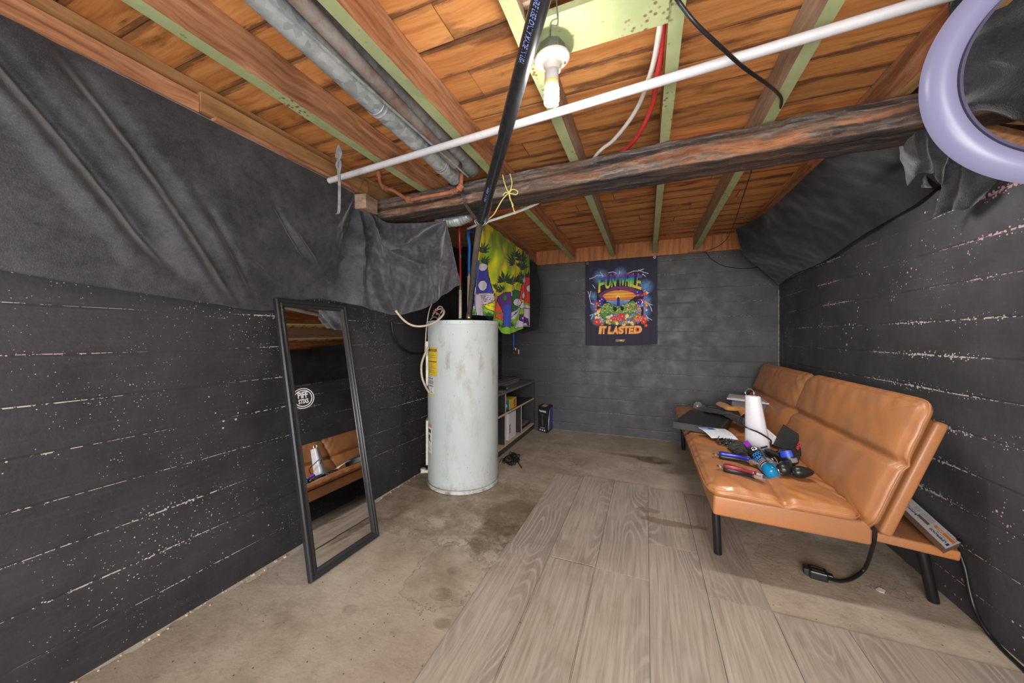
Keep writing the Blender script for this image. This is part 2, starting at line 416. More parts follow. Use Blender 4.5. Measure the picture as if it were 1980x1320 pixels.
def concrete():
    t = NT('stained_concrete', .75, spec=.35); p = t.sep()
    c = t.ramp(t.noise(1.5, 6, .6), [(.3, (150, 136, 120)), (.5, (170, 157, 141)), (.72, (192, 181, 167))])
    c = t.mix(t.ramp(t.noise(7, 6, .7), [(.45, 0), (.75, .35)]), c, (118, 104, 86))
    c = t.mix(t.ramp(t.noise(3.1, 7, .72, v=t.mapv((1, 1, 1), (7, 2, 1))), [(.52, 0), (.68, .45)]), c, (108, 94, 76))
    c = t.mix(t.ramp(t.noise(22, 5, .8), [(.56, 0), (.7, .5)]), c, (120, 106, 90))
    c = t.mix(t.ramp(t.noise(1, 5, .6, v=t.mapv((1.2, 5, 1), rot=(0, 0, .5))), [(.5, 0), (.72, .4)]), c, (128, 112, 92))
    # damp brown stains around the heater and towards the laminate edge
    def blob(cx, cy, rx, ry, rot=0.):
        v = t.mapv((1/rx, 1/ry, 0), (0, 0, 0)); n = t.n.new('ShaderNodeVectorMath'); n.operation = 'SUBTRACT'
        t.link(t.tc, n.inputs[0]); n.inputs[1].default_value = (cx*S, cy*S, 0)
        v = t.mapv((1/rx/S, 1/ry/S, 0), rot=(0, 0, rot), src=n.outputs[0]); l = t.n.new('ShaderNodeVectorMath'); l.operation = 'LENGTH'; t.link(v, l.inputs[0])
        return t.math('SUBTRACT', 1., l.outputs['Value'])
    nn = t.math('MULTIPLY', t.math('SUBTRACT', t.noise(3.2, 6, .68), .5), 3.4)
    brk = t.ramp(t.noise(5.5, 8, .75, v=t.mapv((1, 1, 1), (3, 9, 2))), [(.38, .25), (.6, 1)])
    def stain(c, bl, col, k, w=.12, edge=True, amp=1.):
        f = t.math('ADD', bl, t.math('MULTIPLY', nn, amp))
        m = t.math('MULTIPLY', t.ramp(t.math('MULTIPLY', t.math('ADD', f, 1.), .5), [(.5, 0), (.5+w, k)]), brk)
        c = t.mix(m, c, col)
        if edge:
            e = t.ramp(t.math('MULTIPLY', t.math('ADD', f, 1.), .5), [(.49, 0), (.505, .6), (.53, 0)])
            c = t.mix(e, c, (92, 76, 58))
        return c
    c = stain(c, blob(-.98, 1.80, .60, .36, .2), (112, 95, 72), .8)
    c = stain(c, blob(-.68, 1.66, .20, .30, -.4), (84, 70, 52), .9)
    c = stain(c, blob(-.72, 2.2, .4, .5, -.4), (120, 104, 82), .5)
    c = stain(c, blob(-.78, 1.25, .16, .22, -.2), (118, 104, 84), .5, amp=.7)
    c = stain(c, blob(-.15, 3.15, .75, .42, .1), (132, 118, 98), .35)
    c = stain(c, blob(.06, 2.98, .15, .09, .1), (72, 58, 40), .95, amp=.35)
    c = stain(c, blob(-.12, 3.02, .26, .035, -.05), (88, 70, 50), .85, amp=.25)
    for bx, by, br in ((-.764, 1.265, .035), (-.745, 1.135, .045), (-.662, 1.018, .032), (-1.01, .946, .030)): c = stain(c, blob(bx, by, br, br*.8), (104, 86, 66), .65, amp=.25)
    c = stain(c, blob(.75, 1.95, .3, .16, .1), (140, 124, 100), .6)
    c = t.mix(t.ramp(t.noise(1.1, 3, v=t.mapv((1, 1, 1), (3, 3, 3))), [(.5, 0), (.8, .3)]), c, (188, 180, 168))
    c = t.mix(t.math('LESS_THAN', t.voro(26)[0], .075), c, (88, 76, 62))
    wb = t.math('MINIMUM', t.math('ABSOLUTE', t.math('ADD', p[0], 1.545*S)), t.math('ABSOLUTE', t.math('SUBTRACT', p[1], 3.60*S)))
    c = t.mix(t.math('LESS_THAN', wb, t.math('MULTIPLY', t.ramp(t.noise(7, 4), [(.35, 0), (.7, 1)]), .055)), c, (192, 182, 166))
    t.base(c); t.bump(t.math('ADD', t.noise(9, 8, .7), t.math('MULTIPLY', t.noise(60, 3), .3)), .35, .01)
    t.rough(t.ramp(nn, [(.3, .5), (.8, .85)])); return t.m
M['concrete'] = concrete()
def laminate():
    t = NT('grey_oak_laminate', .42, spec=.5)
    at = t.attr('Col'); r = t.sep(at)
    sh = t.n.new('ShaderNodeCombineXYZ'); t.link(t.math('MULTIPLY', r[0], 13.), sh.inputs[0]); t.link(t.math('MULTIPLY', r[1], 17.), sh.inputs[1])
    va = t.n.new('ShaderNodeVectorMath'); va.operation = 'ADD'; t.link(sh.outputs[0], va.inputs[0]); t.link(t.tc, va.inputs[1]); src = va.outputs[0]
    # cathedral figure: contour lines of a stretched noise field
    fld = t.noise(1, 1.5, .4, v=t.mapv((4.6, .8, 1), src=src))
    rings = t.math('FRACT', t.math('MULTIPLY', fld, 26.))
    lines = t.math('SUBTRACT', 1., t.math('MULTIPLY', t.math('ABSOLUTE', t.math('SUBTRACT', rings, .5)), 2.))
    zone = t.ramp(t.noise(1, 2, v=t.mapv((3.4, 1.1, 1), (1.7, 4, 0), src=src)), [(.44, 0), (.60, 1)])
    fine = t.noise(1, 5, .65, v=t.mapv((95, 3.2, 1), src=src))
    c = t.ramp(fine, [(.30, (134, 121, 108)), (.5, (160, 148, 135)), (.72, (178, 168, 156))])
    c = t.mix(t.math('MULTIPLY', zone, .5), c, (116, 105, 97))
    c = t.mix(t.math('MULTIPLY', t.math('MULTIPLY', t.ramp(lines, [(.55, 0), (.9, 1)]), zone), .5), c, (188, 177, 164))
    knot = t.ramp(t.voro(1, t.mapv((4.5, 1.7, 1), (.3, .2, 0), src=src))[0], [(.0, 1), (.13, 0)])
    c = t.mix(t.math('MULTIPLY', knot, .6), c, (98, 84, 72))
    c = t.mix(t.math('MULTIPLY', r[2], .22), c, (134, 122, 110))
    dirt = t.noise(5, 5, .7); dm = t.noise(1.3, 3, v=t.mapv((1, 1, 1), (2, 5, 0)))
    c = t.mix(t.math('MULTIPLY', t.ramp(dirt, [(.5, 0), (.72, .6)]), t.ramp(dm, [(.45, 0), (.6, 1)])), c, (122, 106, 86))
    def spot(c, cx, cy, rx, ry, k, rot=0.):
        n = t.n.new('ShaderNodeVectorMath'); n.operation = 'SUBTRACT'; t.link(t.tc, n.inputs[0]); n.inputs[1].default_value = (cx*S, cy*S, 0)
        v = t.mapv((1/rx/S, 1/ry/S, 0), rot=(0, 0, rot), src=n.outputs[0]); l = t.n.new('ShaderNodeVectorMath'); l.operation = 'LENGTH'; t.link(v, l.inputs[0])
        f = t.math('ADD', t.math('SUBTRACT', 1., l.outputs['Value']), t.math('MULTIPLY', t.math('SUBTRACT', t.noise(11, 5, .7), .5), 2.))
        return t.mix(t.ramp(f, [(.0, 0), (.18, k)]), c, (104, 86, 64))
    c = spot(c, .05, 2.62, .10, .10, .75); c = spot(c, .12, 2.0, .17, .035, .6, .35); c = spot(c, .0, 2.1, .06, .04, .5)
    t.base(c); t.bump(t.math('ADD', fine, t.math('MULTIPLY', lines, .3)), .2, .002)
    t.rough(t.ramp(t.noise(4, 4), [(.3, .36), (.7, .55)])); return t.m
M['laminate'] = laminate()

def cloth(name, c1, c2, sheen=.6, rough=.85, bs=.35, print_=False):
    t = NT(name, rough, sheen=sheen, spec=.2)
    t.b.inputs['Sheen Roughness'].default_value = .4
    if print_:
        t.base(t.attr('Col'))
    else:
        c = t.mix(t.ramp(t.noise(5, 5, .65), [(.35, 0), (.65, 1)]), c1, c2)
        c = t.mix(t.ramp(t.noise(300, 2), [(.5, 0), (.75, .28)]), c, tuple(min(255, x*1.4+12) for x in c2))  # pale speckle: fine sparkle of the pile put into the colour
        c = t.mix(t.ramp(t.noise(30, 5, .75), [(.48, 0), (.7, .5)]), c, tuple(x*.55 for x in c1)); t.base(c)
    w = t.noise(1, 2, v=t.mapv((260, 260, 140)))
    t.bump(t.math('ADD', t.math('MULTIPLY', w, .5), t.noise(14, 5)), bs, .004); return t.m
M['velvet'] = cloth('charcoal_velvet', (44, 43, 48), (72, 71, 77), .6, .6)
M['velvet'].node_tree.nodes['Principled BSDF'].inputs['Specular IOR Level'].default_value = .36
M['black_cloth'] = cloth('black_cloth', (22, 22, 24), (34, 34, 37), .22)
M['fleece'] = cloth('grey_black_fleece', (34, 35, 38), (56, 58, 62), .4, bs=1.)
M['print_cloth'] = cloth('printed_cloth', (0, 0, 0), (0, 0, 0), .1, .7, .15, True)
def printmat(name, rough=.5):
    t = NT(name, rough); t.base(t.attr('Col')); return t.m
M['print'] = printmat('printed_card'); M['print_gloss'] = printmat('printed_gloss', .25)

def leather():
    t = NT('cognac_faux_leather', .42, spec=.5, coat=.08)
    m = t.ramp(t.noise(3.2, 6, .62), [(.3, 0), (.72, 1)])
    c = t.mix(m, (182, 116, 62), (154, 106, 74)); c = t.mix(t.ramp(t.noise(11, 5, .7), [(.45, 0), (.8, .5)]), c, (148, 112, 86))
    t.base(c); t.bump(t.math('ADD', t.noise(140, 3), t.math('MULTIPLY', t.noise(9, 5), 2.)), .22, .003)
    t.rough(t.ramp(t.noise(6, 4), [(.3, .36), (.7, .5)])); return t.m
M['leather'] = leather()
def galv():
    t = NT('galvanized_steel', .38, metal=.25)
    v = t.voro(45)[1]; c = t.ramp(t.sep(v)[0], [(0, (146, 152, 154)), (1, (186, 191, 193))])
    c = t.mix(t.ramp(t.noise(6, 6, .7), [(.52, 0), (.66, .8)]), c, (204, 200, 190))
    c = t.mix(t.ramp(t.noise(3.3, 5, .7, v=t.mapv((1, 1, 1), (4, 0, 0))), [(.6, 0), (.68, .8)]), c, (132, 96, 60))
    t.base(c); t.bump(t.noise(7, 4), .3, .01); return t.m
M['galv'] = galv()
def rusty():
    t = NT('rusty_iron', .7, metal=.3)
    c = t.ramp(t.noise(5, 6, .7), [(.34, (118, 78, 56)), (.52, (150, 140, 134)), (.7, (176, 170, 166))]); t.base(c); t.bump(t.noise(30, 5), .4, .004); return t.m
M['rusty'] = rusty()
M['rust_pipe'] = plain('rust_brown_pipe', (150, 92, 66), .75, nscale=12, var=.4, bump=.5)
def tankmat():
    t = NT('heater_enamel', .38, spec=.5); p = t.sep()
    c = t.ramp(t.noise(3, 5), [(.3, (176, 184, 185)), (.7, (190, 197, 198))])
    vs = t.mapv((9, 9, 3.2)); d = t.noise(1, 6, .75, v=vs)
    zb = t.ramp(p[2], [(.0, .5), (.12, .2), (.6, .2), (.72, 1), (.92, 1), (1.0, .35)])
    zz = t.math('DIVIDE', p[2], 1.35); zb = t.ramp(zz, [(0, .9), (.12, .45), (.5, .4), (.62, 1), (.76, 1), (.86, .35), (1, .9)])
    c = t.mix(t.math('MULTIPLY', t.ramp(d, [(.52, 0), (.7, .75)]), zb), c, (136, 122, 96))
    c = t.mix(t.ramp(t.voro(30, t.mapv((1, 1, .5)))[0], [(.05, .8), (.09, 0)]), c, (120, 112, 100))
    rb = t.ramp(zz, [(0, 1), (.012, .9), (.05, 0), (.955, 0), (.985, .5), (1, .7)])
    c = t.mix(t.math('MULTIPLY', rb, t.ramp(t.noise(14, 5, .7), [(.46, 0), (.62, .85)])), c, (112, 84, 62))
    t.base(c); return t.m
M['tank'] = tankmat()
M['white_pipe'] = plain('white_pvc', (190, 188, 192), .4, nscale=60, var=.06)
M['white_dirty'] = plain('white_dirty_plastic', (206, 200, 190), .45, nscale=22, var=.14, bump=.1)
M['porcelain'] = plain('porcelain', (214, 206, 196), .3, nscale=30, var=.12)
M['abs'] = plain('black_abs_pipe', (34, 35, 38), .3, nscale=50, var=.3)
M['grey_pipe'] = plain('grey_pipe', (86, 80, 74), .55, nscale=20, var=.2)
M['blue_ink'] = plain('pale_blue_ink', (120, 136, 200), .5)
M['red_pex'] = plain('red_pex', (196, 58, 58), .35, var=.08)
M['blue_pex'] = plain('blue_pex', (44, 112, 200), .35, var=.08)
M['white_pex'] = plain('white_pex', (208, 204, 196), .4, var=.08)
M['cream_pipe'] = plain('cream_cpvc', (200, 190, 164), .45, var=.08)
M['brass'] = plain('brass', (190, 150, 84), .35, metal=.8)
M['black_metal'] = plain('black_metal', (30, 31, 34), .38, metal=.3)
M['black_plastic'] = plain('black_plastic', (26, 27, 30), .35)
M['black_matte'] = plain('black_matte', (34, 34, 37), .6)
M['black_board'] = plain('black_laminate_board', (54, 55, 58), .38, nscale=8, var=.2)
M['shelf_edge'] = plain('bare_particleboard', (196, 176, 152), .7, nscale=90, var=.1)
M['grey_shelf_top'] = plain('dusty_shelf_top', (108, 106, 106), .5, nscale=9, var=.3)
M['chrome'] = plain('chrome', (206, 206, 210), .18, metal=1., var=.04)
M['steel'] = plain('steel', (150, 150, 150), .35, metal=.9)
M['white_card'] = plain('white_card', (214, 212, 214), .5, var=.04)
M['white_plastic'] = plain('white_plastic', (192, 190, 196), .3, var=.04)
M['purple'] = plain('purple_plastic', (140, 52, 176), .3, var=.08)
M['blue_plastic'] = plain('metallic_blue', (34, 46, 158), .22, metal=.3, coat=.5, var=.12)
M['red_plastic'] = plain('metallic_red', (140, 48, 52), .25, metal=.3, coat=.5, var=.12)
M['yellow_string'] = plain('yellow_twine', (206, 196, 118), .8, var=.12)
M['orange_cloth'] = cloth('orange_cloth', (196, 128, 60), (214, 150, 84), .2)
M['navy_cloth'] = cloth('dark_grey_towel', (46, 44, 54), (58, 55, 64), .2)
M['black_rubber'] = plain('black_rubber', (20, 20, 21), .6)
M['mat_rib'] = plain('mat_rib_rubber', (62, 63, 64), .45)
M['red_print'] = plain('red_print', (214, 52, 66), .5)
M['white_print'] = plain('white_print', (226, 224, 228), .5)
M['dark_print'] = plain('dark_print', (40, 38, 40), .5)
M['orange_tone'] = plain('orange_tone', (226, 124, 32), .5)
M['grey_ribbon'] = plain('dusty_grey_strap', (120, 118, 120), .8, nscale=50, var=.3)
M['cable_white'] = plain('cream_cable', (196, 182, 158), .5)
M['yellow_card'] = plain('yellow_card', (206, 170, 60), .5)
M['teal_card'] = plain('teal_card', (40, 108, 120), .5)
M['clear'] = None
def glassy(name, col, rough=.05, trans=.9):
    t = NT(name, rough); t.base(col); t.b.inputs['Transmission Weight'].default_value = trans; t.b.inputs['IOR'].default_value = 1.35; return t.m
M['clear'] = glassy('clear_plastic', (226, 228, 230), .12, .85)
M['blue_gel'] = glassy('blue_gel', (20, 150, 205), .08, .35)
def mirrorm():
    t = NT('mirror_glass', .0, metal=1.)
    t.base((226, 228, 228)); t.rough(t.ramp(t.noise(14, 5, .7), [(.55, .0), (.8, .035)])); return t.m
M['mirror'] = mirrorm()
M['bulb'] = emis('glowing_fluorescent_tube', (1, .96, .90), BULB_E)
M['ring'] = emis('ring_light_diffuser', (.50, .48, .74), .50, (.07, .066, .11))
# ================================================================ the setting
XL, XR, YB = -1.545, 1.07, 3.60; ZJ, ZS = 1.80, 1.92; YF = -2.6
struct(MB().box(XL-.2, XR+.25, YF, YB+.2, -.06, 0).build('floor', M['concrete']))
struct(MB().box(XL-.2, XL, YF, YB+.2, 0, 1.78).build('wall_left', M['wall_left']))
struct(MB().box(XL, XR+.25, YB, YB+.2, 0, 1.78).build('wall_back', M['wall_back']))
def rwall():
    mb = MB(); ny, nzz = 120, 24
    def top(y): return 1.575+.012*nz(y*4, 3)+.008*nz(y*17, 1)-.03*sm(2.2, 3.4, y)
    def f(u, v):
        y = YF+(YB-YF)*u
        if v <= .8: return (XR, y, (v/.8)*top(y))
        k = (v-.8)/.2; return (XR+.25*k, y, top(y)+.02*k+.01*nz(y*12, k*6))
    mb.grid(f, 160, 30); return mb.build('wall_right', M['wall_right'], smooth=True, angle=50)
struct(rwall())
struct(MB().box(XR+.22, XR+.26, YF, YB, 1.5, 1.95).build('trim_1', M['joist_dark']))          # earth-side board above the right wall
struct(MB().box(XL-.02, XR+.25, YB-.035, YB+.01, 1.775, ZS).build('trim_2', M['rim']))        # rim board over the back wall
# subfloor: separate boards running across the joists
def ceiling():
    mb = MB(); mb.col = []; y = YF; k = 0
    while y < YB+.15:
        wd = .125+random.uniform(-.006, .006); x = XL-.2-random.uniform(0, .6)
        while x < XR+.25:
            L = random.uniform(1.1, 2.6); x1 = min(x+L, XR+.26); dz = random.uniform(0, .005); n0 = len(mb.f)
            xa, xb, ya, yb = max(x, XL-.2), x1-.002, y+.002, y+wd-.002; fr = [0, .05, .12, .22, .78, .88, .95, 1]; ev = [1, .72, .42, 0, .42, .72, 1]; rr, gg = random.random(), random.random()
            mb.box(xa, xb, ya, yb, ZS+dz+.0005, ZS+.022); mb.col += [(rr, gg, 1)]*(len(mb.f)-n0)
            for q_ in range(7):
                a_, b_ = ya+(yb-ya)*fr[q_], ya+(yb-ya)*fr[q_+1]; mb.add([(xa, a_, ZS+dz), (xa, b_, ZS+dz), (xb, b_, ZS+dz), (xb, a_, ZS+dz)], [(0, 1, 2, 3)]); mb.col.append((rr, gg, ev[q_]))
            x = x1+.001
        y += wd
    n0 = len(mb.f); mb.box(XL-.2, XR+.26, YF, YB+.2, ZS+.018, ZS+.04, 1); mb.col += [(.2, .5, 1)]*(len(mb.f)-n0)  # added dark sheet: keeps outside light out of the board gaps, darkens seams
    return mb.build('ceiling', [M['subfloor'], plain('gap_backing_dark', (30, 22, 18), .9)])
struct(ceiling())
mb = MB()
def cornerline(u, v):
    z = 1.40*v; w_ = .004+.004*abs(nz(z*9, u))+.002*nz(z*40); a = u-.5
    return (XR-.004+a*w_+.002*nz(z*14, 5), YB-.0045-.002*abs(nz(z*30)), z)
mb.grid(cornerline, 2, 90)
struct(mb.build('trim_3', plain('bare_plaster_corner', (150, 142, 130), .8, nscale=30, var=.35)))
# grey oak laminate laid loose over part of the slab
def lam():
    xs = [-.622, -.411, -.204, .0098, .218, .424, .634, .845, 1.05]
    cols = [[-2.4, -.2, 1.52, 2.42], [-2.4, .35, 1.50, 2.46], [-2.4, .0, 1.493, 2.44], [-2.4, .62, 1.767, 2.42],
            [-2.4, .1, 1.49, 2.40], [-2.4, .7, 1.49], [-2.4, .25, 1.49], [-2.4, .5, 1.49]]
    mb = MB(); mb.col = []
    for i, br in enumerate(cols):
        for j in range(len(br)-1):
            x0, x1, y0, y1 = xs[i]+.0008, xs[i+1]-.0008, br[j]+.0008, br[j+1]-.0008
            if i == 0 and br[j] > 1: x0 += .014
            if i == 1 and br[j+1] == 1.50: x0 += .0055; x1 -= .004; y1 -= .005
            n0 = len(mb.f)
            # ragged worn far ends
            if j == len(br)-2 and i < 5:
                P = [(x0, y0), (x1, y0)]+[(x1-(x1-x0)*k/10, y1+.012*nz(k*.9, i*5)) for k in range(11)]
                mb.prism(P, 0, .0075)
            else: mb.box(x0, x1, y0, y1, 0, .0075)
            c = (random.random(), random.random(), random.random()); mb.col += [c]*(len(mb.f)-n0)
    return mb.build('floor_laminate', M['laminate'], bevel=.0007, seg=1)
struct(lam())
# plaster crumbs along the foot of the left wall
def crumbs():
    mb = MB()
    for k in range(70):
        y = random.uniform(.2, 3.0); x = XL+abs(random.gauss(0, .014))+.004; r = random.uniform(.0015, .005)
        c = Vector((x, y, r*.6)); a = random.uniform(0, 3)
        mb.obox(c, (r*math.cos(a), r*math.sin(a), 0), (-r*.7*math.sin(a), r*.7*math.cos(a), r*.2), (0, 0, r*.5))
    return mb.build('plaster_crumbs', M['shelf_edge'])
tag(crumbs(), 'pale plaster crumbs scattered along the foot of the left wall', 'debris', kind='stuff')

# ================================================================ joists and beam
def joist(x0, x1, label, mats, y0=YF, y1=YB-.035, z0=ZJ, z1=ZS, seed=0):
    mb = MB(); n = 60
    def ring(k):
        y = y0+(y1-y0)*k/n; a = .0022*nz(y*3, seed); b = .003*nz(y*5, seed+3)
        return [(x0+a, y, z0+b), (x1+a, y, z0-b*.5), (x1+a, y, z1), (x0+a, y, z1)]
    R = [ring(k) for k in range(n+1)]
    for k in range(n):
        A, B = R[k], R[k+1]
        for j, m in ((0, 1), (1, 0), (2, 0), (3, 0)):
            j2 = (j+1) % 4
            mb.add([A[j], A[j2], B[j2], B[j]], [(0, 1, 2, 3)], m)
    mb.add(R[0], [(0, 1, 2, 3)]); mb.add(R[-1], [(3, 2, 1, 0)])
    o = mb.build('ceiling_joist', mats)
    return tag(o, label, 'joist', 'floor joists overhead')
G = M['green']
j0 = thing('ceiling_joist', 'unpainted tan joist along the left wall just above the big black curtain', 'joist', (-1.53, 0, ZJ), 'floor joists overhead')
MB().box(-1.6, -1.512, YF, YB-.035, 1.776, ZS).build('joist_board', M['joist_tan'], j0)
MB().box(-1.6, -1.478, YF, .72, 1.795, 1.855).build('ledger', M['joist'], j0)
MB().box(-1.6, -1.468, .722, 1.50, 1.80, 1.868).build('ledger', M['joist_tan'], j0)
MB().box(-1.545, -1.455, .76, 1.50, 1.786, 1.798).build('shim', M['joist'], j0)
joist(-1.164, -1.118, 'green-edged joist between the left wall joist and the galvanized duct', [M['joist'], G], seed=1)
joist(-.730, -.688, 'green-edged joist just right of the galvanized duct and rusty iron pipe', [M['joist'], G], seed=2)
joist(-.328, -.288, 'green-edged joist passing behind the bare bulb, at left end of the green board', [M['joist_grey'], G], seed=3)
joist(.052, .088, 'green-edged joist beside the red and white tubing, at right end of the green board', [M['joist_dark'], G], seed=4)
joist(.403, .441, 'weathered green-edged joist where the black ceiling cable ends', [M['joist_grey'], G], seed=5)
joist(.772, .812, 'peach-brown joist nearest the right wall, black drape fixed along it', [M['joist'], M['joist_tan']], seed=6)
def beam():
    mb = MB(); n, q = 150, 28
    def f(u, v):
        k = v; x = -1.50+2.72*k; yc = 1.642-.052*k*1.2; zc = 1.742
        th = 2*math.pi*u; c, s_ = math.cos(th), math.sin(th)
        p = 14.
        rx = (abs(c)**p+abs(s_)**p)**(-1/p)
        w_ = .078+.004*nz(x*2.2, 5); h = .058+.003*nz(x*2.5, 9)
        dy, dz = c*rx*w_, s_*rx*h
        # adzed, split surface
        dz += .006*nz(x*5, dy*30, 2)+.003*nz(x*17, dz*40, 4); dy += .006*nz(x*4, dz*45, 7)+.003*nz(x*21, dz*60)
        if dz > .03: dz += .009*nz(x*3.1, 11)+.005*nz(x*9, 1)-.003
        cr = math.exp(-((dz-.012-.022*math.sin(x*1.6+.4))/.004)**2)       # a long drying crack
        if dy < 0: dy += .013*cr
        return (x, yc+dy, zc+dz)
    mb.grid(f, 96, n, wrapu=True)
    k0 = len(mb.v)-96*(n+1); mb.f.append(tuple(range(k0, k0+96))); mb.m.append(0); mb.f.append(tuple(range(k0+96*n, k0+96*(n+1)))[::-1]); mb.m.append(0)
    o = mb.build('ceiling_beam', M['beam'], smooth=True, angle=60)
    return tag(o, 'rough dark timber beam running across the room under the joists', 'beam')
beam()
o = MB().box(-.288, .052, .826, .956, ZJ-.002, ZJ+.016).build('blocking_board', G, bevel=.001)
tag(o, 'wide pale green board fixed between two joists above the bare bulb', 'board')
o = MB().box(-.288, .052, .80, .822, ZJ+.03, ZS).build('blocking_board', M['joist_grey'], bevel=.001)
tag(o, 'unpainted upright board between two joists in front of the green board', 'board')
# wood block where the beam meets the left wall
o = MB().obox((-1.47, 1.47, 1.735), (.05, .01, 0), (-.006, .05, 0), (0, 0, .04)).build('wood_block', M['joist_grey'], bevel=.003)
tag(o, 'small weathered wood block at the left end of the beam', 'wood block')

# ================================================================ ducts and pipes
def pipe_thing(name, label, cat, pts, r, mat, n=20, group=None, **k):
    o = MB().tube(pts, r, n, **k).build(name, mat, smooth=True, angle=50); return tag(o, label, cat, group)
d = thing('ventilation_duct', 'shiny galvanized round duct running between two joists to the beam', 'duct', (-.87, 1.3, ZJ))
def ductpath(y): return Vector((-.855-.045*(y-.73)/.72, y, 1.800))
pts = [ductpath(y) for y in np.linspace(-2.0, 1.50, 60)]
mb = MB(); mb.tube(pts, .036, 28); mb.build('duct_pipe', M['galv'], d, smooth=True, angle=50)
for y in (-.4, .93, 1.36):
    c = ductpath(y); MB().lathe([(.0365, -.012), (.0385, -.009), (.0365, -.006), (.0365, .006), (.0385, .009), (.0365, .012)], c, (-.0625, 1, 0), 28).build('duct_collar', M['galv'], d, smooth=True)
MB().obox(ductpath(0)+Vector((.012, 0, -.0345)), (.003, 0, 0), (0, 1.45, 0), (0, 0, .0022)).build('duct_seam', M['galv'], d)
pipe_thing('sheet_metal_duct', 'dull grey duct tucked up behind the shiny galvanized one', 'duct', [(-.822, YF+.6, 1.878), (-.855, 1.6, 1.878)], .038, M['galv'])
p = thing('iron_pipe', 'rust-spotted grey iron pipe beside the galvanized duct', 'pipe', (-.82, 1.4, 1.82))
a0 = Vector((-.778, .69, 1.80)); a1 = Vector((-.835, 1.40, 1.805)); dd = a1-a0
MB().tube([a0-dd*3.6, a1], .021, 20).build('pipe_run', M['rusty'], p, smooth=True, angle=50)
MB().lathe([(.02, -.02), (.0265, -.02), (.0275, -.012), (.0265, .014), (.02, .014)], a1, dd, 20).build('pipe_collar', M['steel'], p, smooth=True, angle=30)
pr = [aty(u, v, 1.475) for u, v in ((893, 335), (892, 350), (890, 362), (878, 370), (850, 376), (820, 381), (792, 386), (776, 378), (760, 368), (745, 364), (736, 354), (733, 338))]
p = thing('rusty_water_pipe', 'thin rust-brown water pipe with old fittings along the beam', 'pipe', tuple(pr[5]))
MB().tube(crm(pr, 5), .0095, 14).build('pipe_run', M['rust_pipe'], p, smooth=True, angle=60)
for k, rr in ((2, .017), (3, .015), (6, .018), (9, .015), (11, .014)):
    MB().lathe([(.008, -.016), (rr, -.014), (rr, -.004), (rr*.85, 0), (rr, .004), (rr, .014), (.008, .016)], pr[k], pr[min(k+1, 11)]-pr[k-1], 12).build('pipe_fitting', M['rust_pipe'], p, smooth=True, angle=30)
# white PVC pipe
a, b = atz(635, 350, 1.747), atz(1800, 0, 1.747); dd = b-a
o = MB().tube([a+dd*t_ for t_ in np.linspace(.004, 1.35, 30)], .0135, 20).build('white_plastic_pipe', M['white_pipe'], smooth=True, angle=50)
tag(o, 'long thin white plastic pipe crossing under all the joists', 'pipe')
# black drain pipe with printed lettering
A = atd(930, 428, 1.64); B = atd(1046, 0, .73); ax = (B-A).normalized()
p = thing('drain_pipe', 'thick black plastic drain pipe with pale blue lettering, sloping down to the beam', 'pipe', tuple(A))
pe = A+ax*((B-A).length+.38)
MB().tube([A, A+(pe-A)*.5, pe], .0215, 28).build('pipe_run', M['abs'], p, smooth=True, angle=50)
MB().lathe([(.0215, -.03), (.0232, -.03), (.0232, .03), (.0215, .03)], A+ax*.12, ax, 28).build('pipe_collar', M['abs'], p, smooth=True, angle=30)
def wrap_text(txt, P0, P1, r, hgt, mat, parent, phi, name='lettering'):
    """lettering wrapped on a cylinder between P0 and P1, tops towards phi+"""
    P0, P1 = Vector(P0), Vector(P1); t = (P1-P0).normalized(); L = (P1-P0).length
    mid = (P0+P1)/2; tocam = (Vector((0, 0, 1))-mid); tocam = (tocam-t*tocam.dot(t)).normalized(); side = t.cross(tocam)
    mb = MB()
    for tr in text_tris(txt, .012):
        vs = []
        for x, y in tr:
            a_ = phi-(y-.5)*hgt/r
            vs.append(P0+t*(x*L)+(tocam*math.cos(a_)+side*math.sin(a_))*(r*1.012))
        mb.add(vs, [(0, 1, 2)])
    return mb.build(name, mat, parent)
t1 = A+ax*(atd(1018, 102, .86)-A).dot(ax); t0 = t1+(B-t1)*1.33
wrap_text('PRESSURE USE ONLY MADE IN USA', t0, t1, .0215, .0145, M['blue_ink'], p, .35)
wrap_text('ABS 1120', A+ax*.30, A+ax*.20, .0215, .008, M['blue_ink'], p, .3)
s_x = t1+(A-t1)*.10; rtv = Vector((1, .1, -.15)).normalized()
MB().obox(s_x+rtv*.0212, ax*.020, rtv*.0012, Vector((0, -.004, -.004))).build('orange_mark', M['orange_tone'], p, bevel=.001)  # small orange strip on the right edge of the pipe
# grey lower stack behind the heater
q = [A, atd(925, 452, 1.72), atd(919, 495, 1.86), atd(913, 550, 2.1), atd(908, 600, 2.28), atd(906, 612, 2.3)]
pipe_thing('grey_drain_pipe', 'slim dusty grey pipe dropping from the black drain pipe behind the heater', 'pipe', crm(q, 6), .0165, M['grey_pipe'])
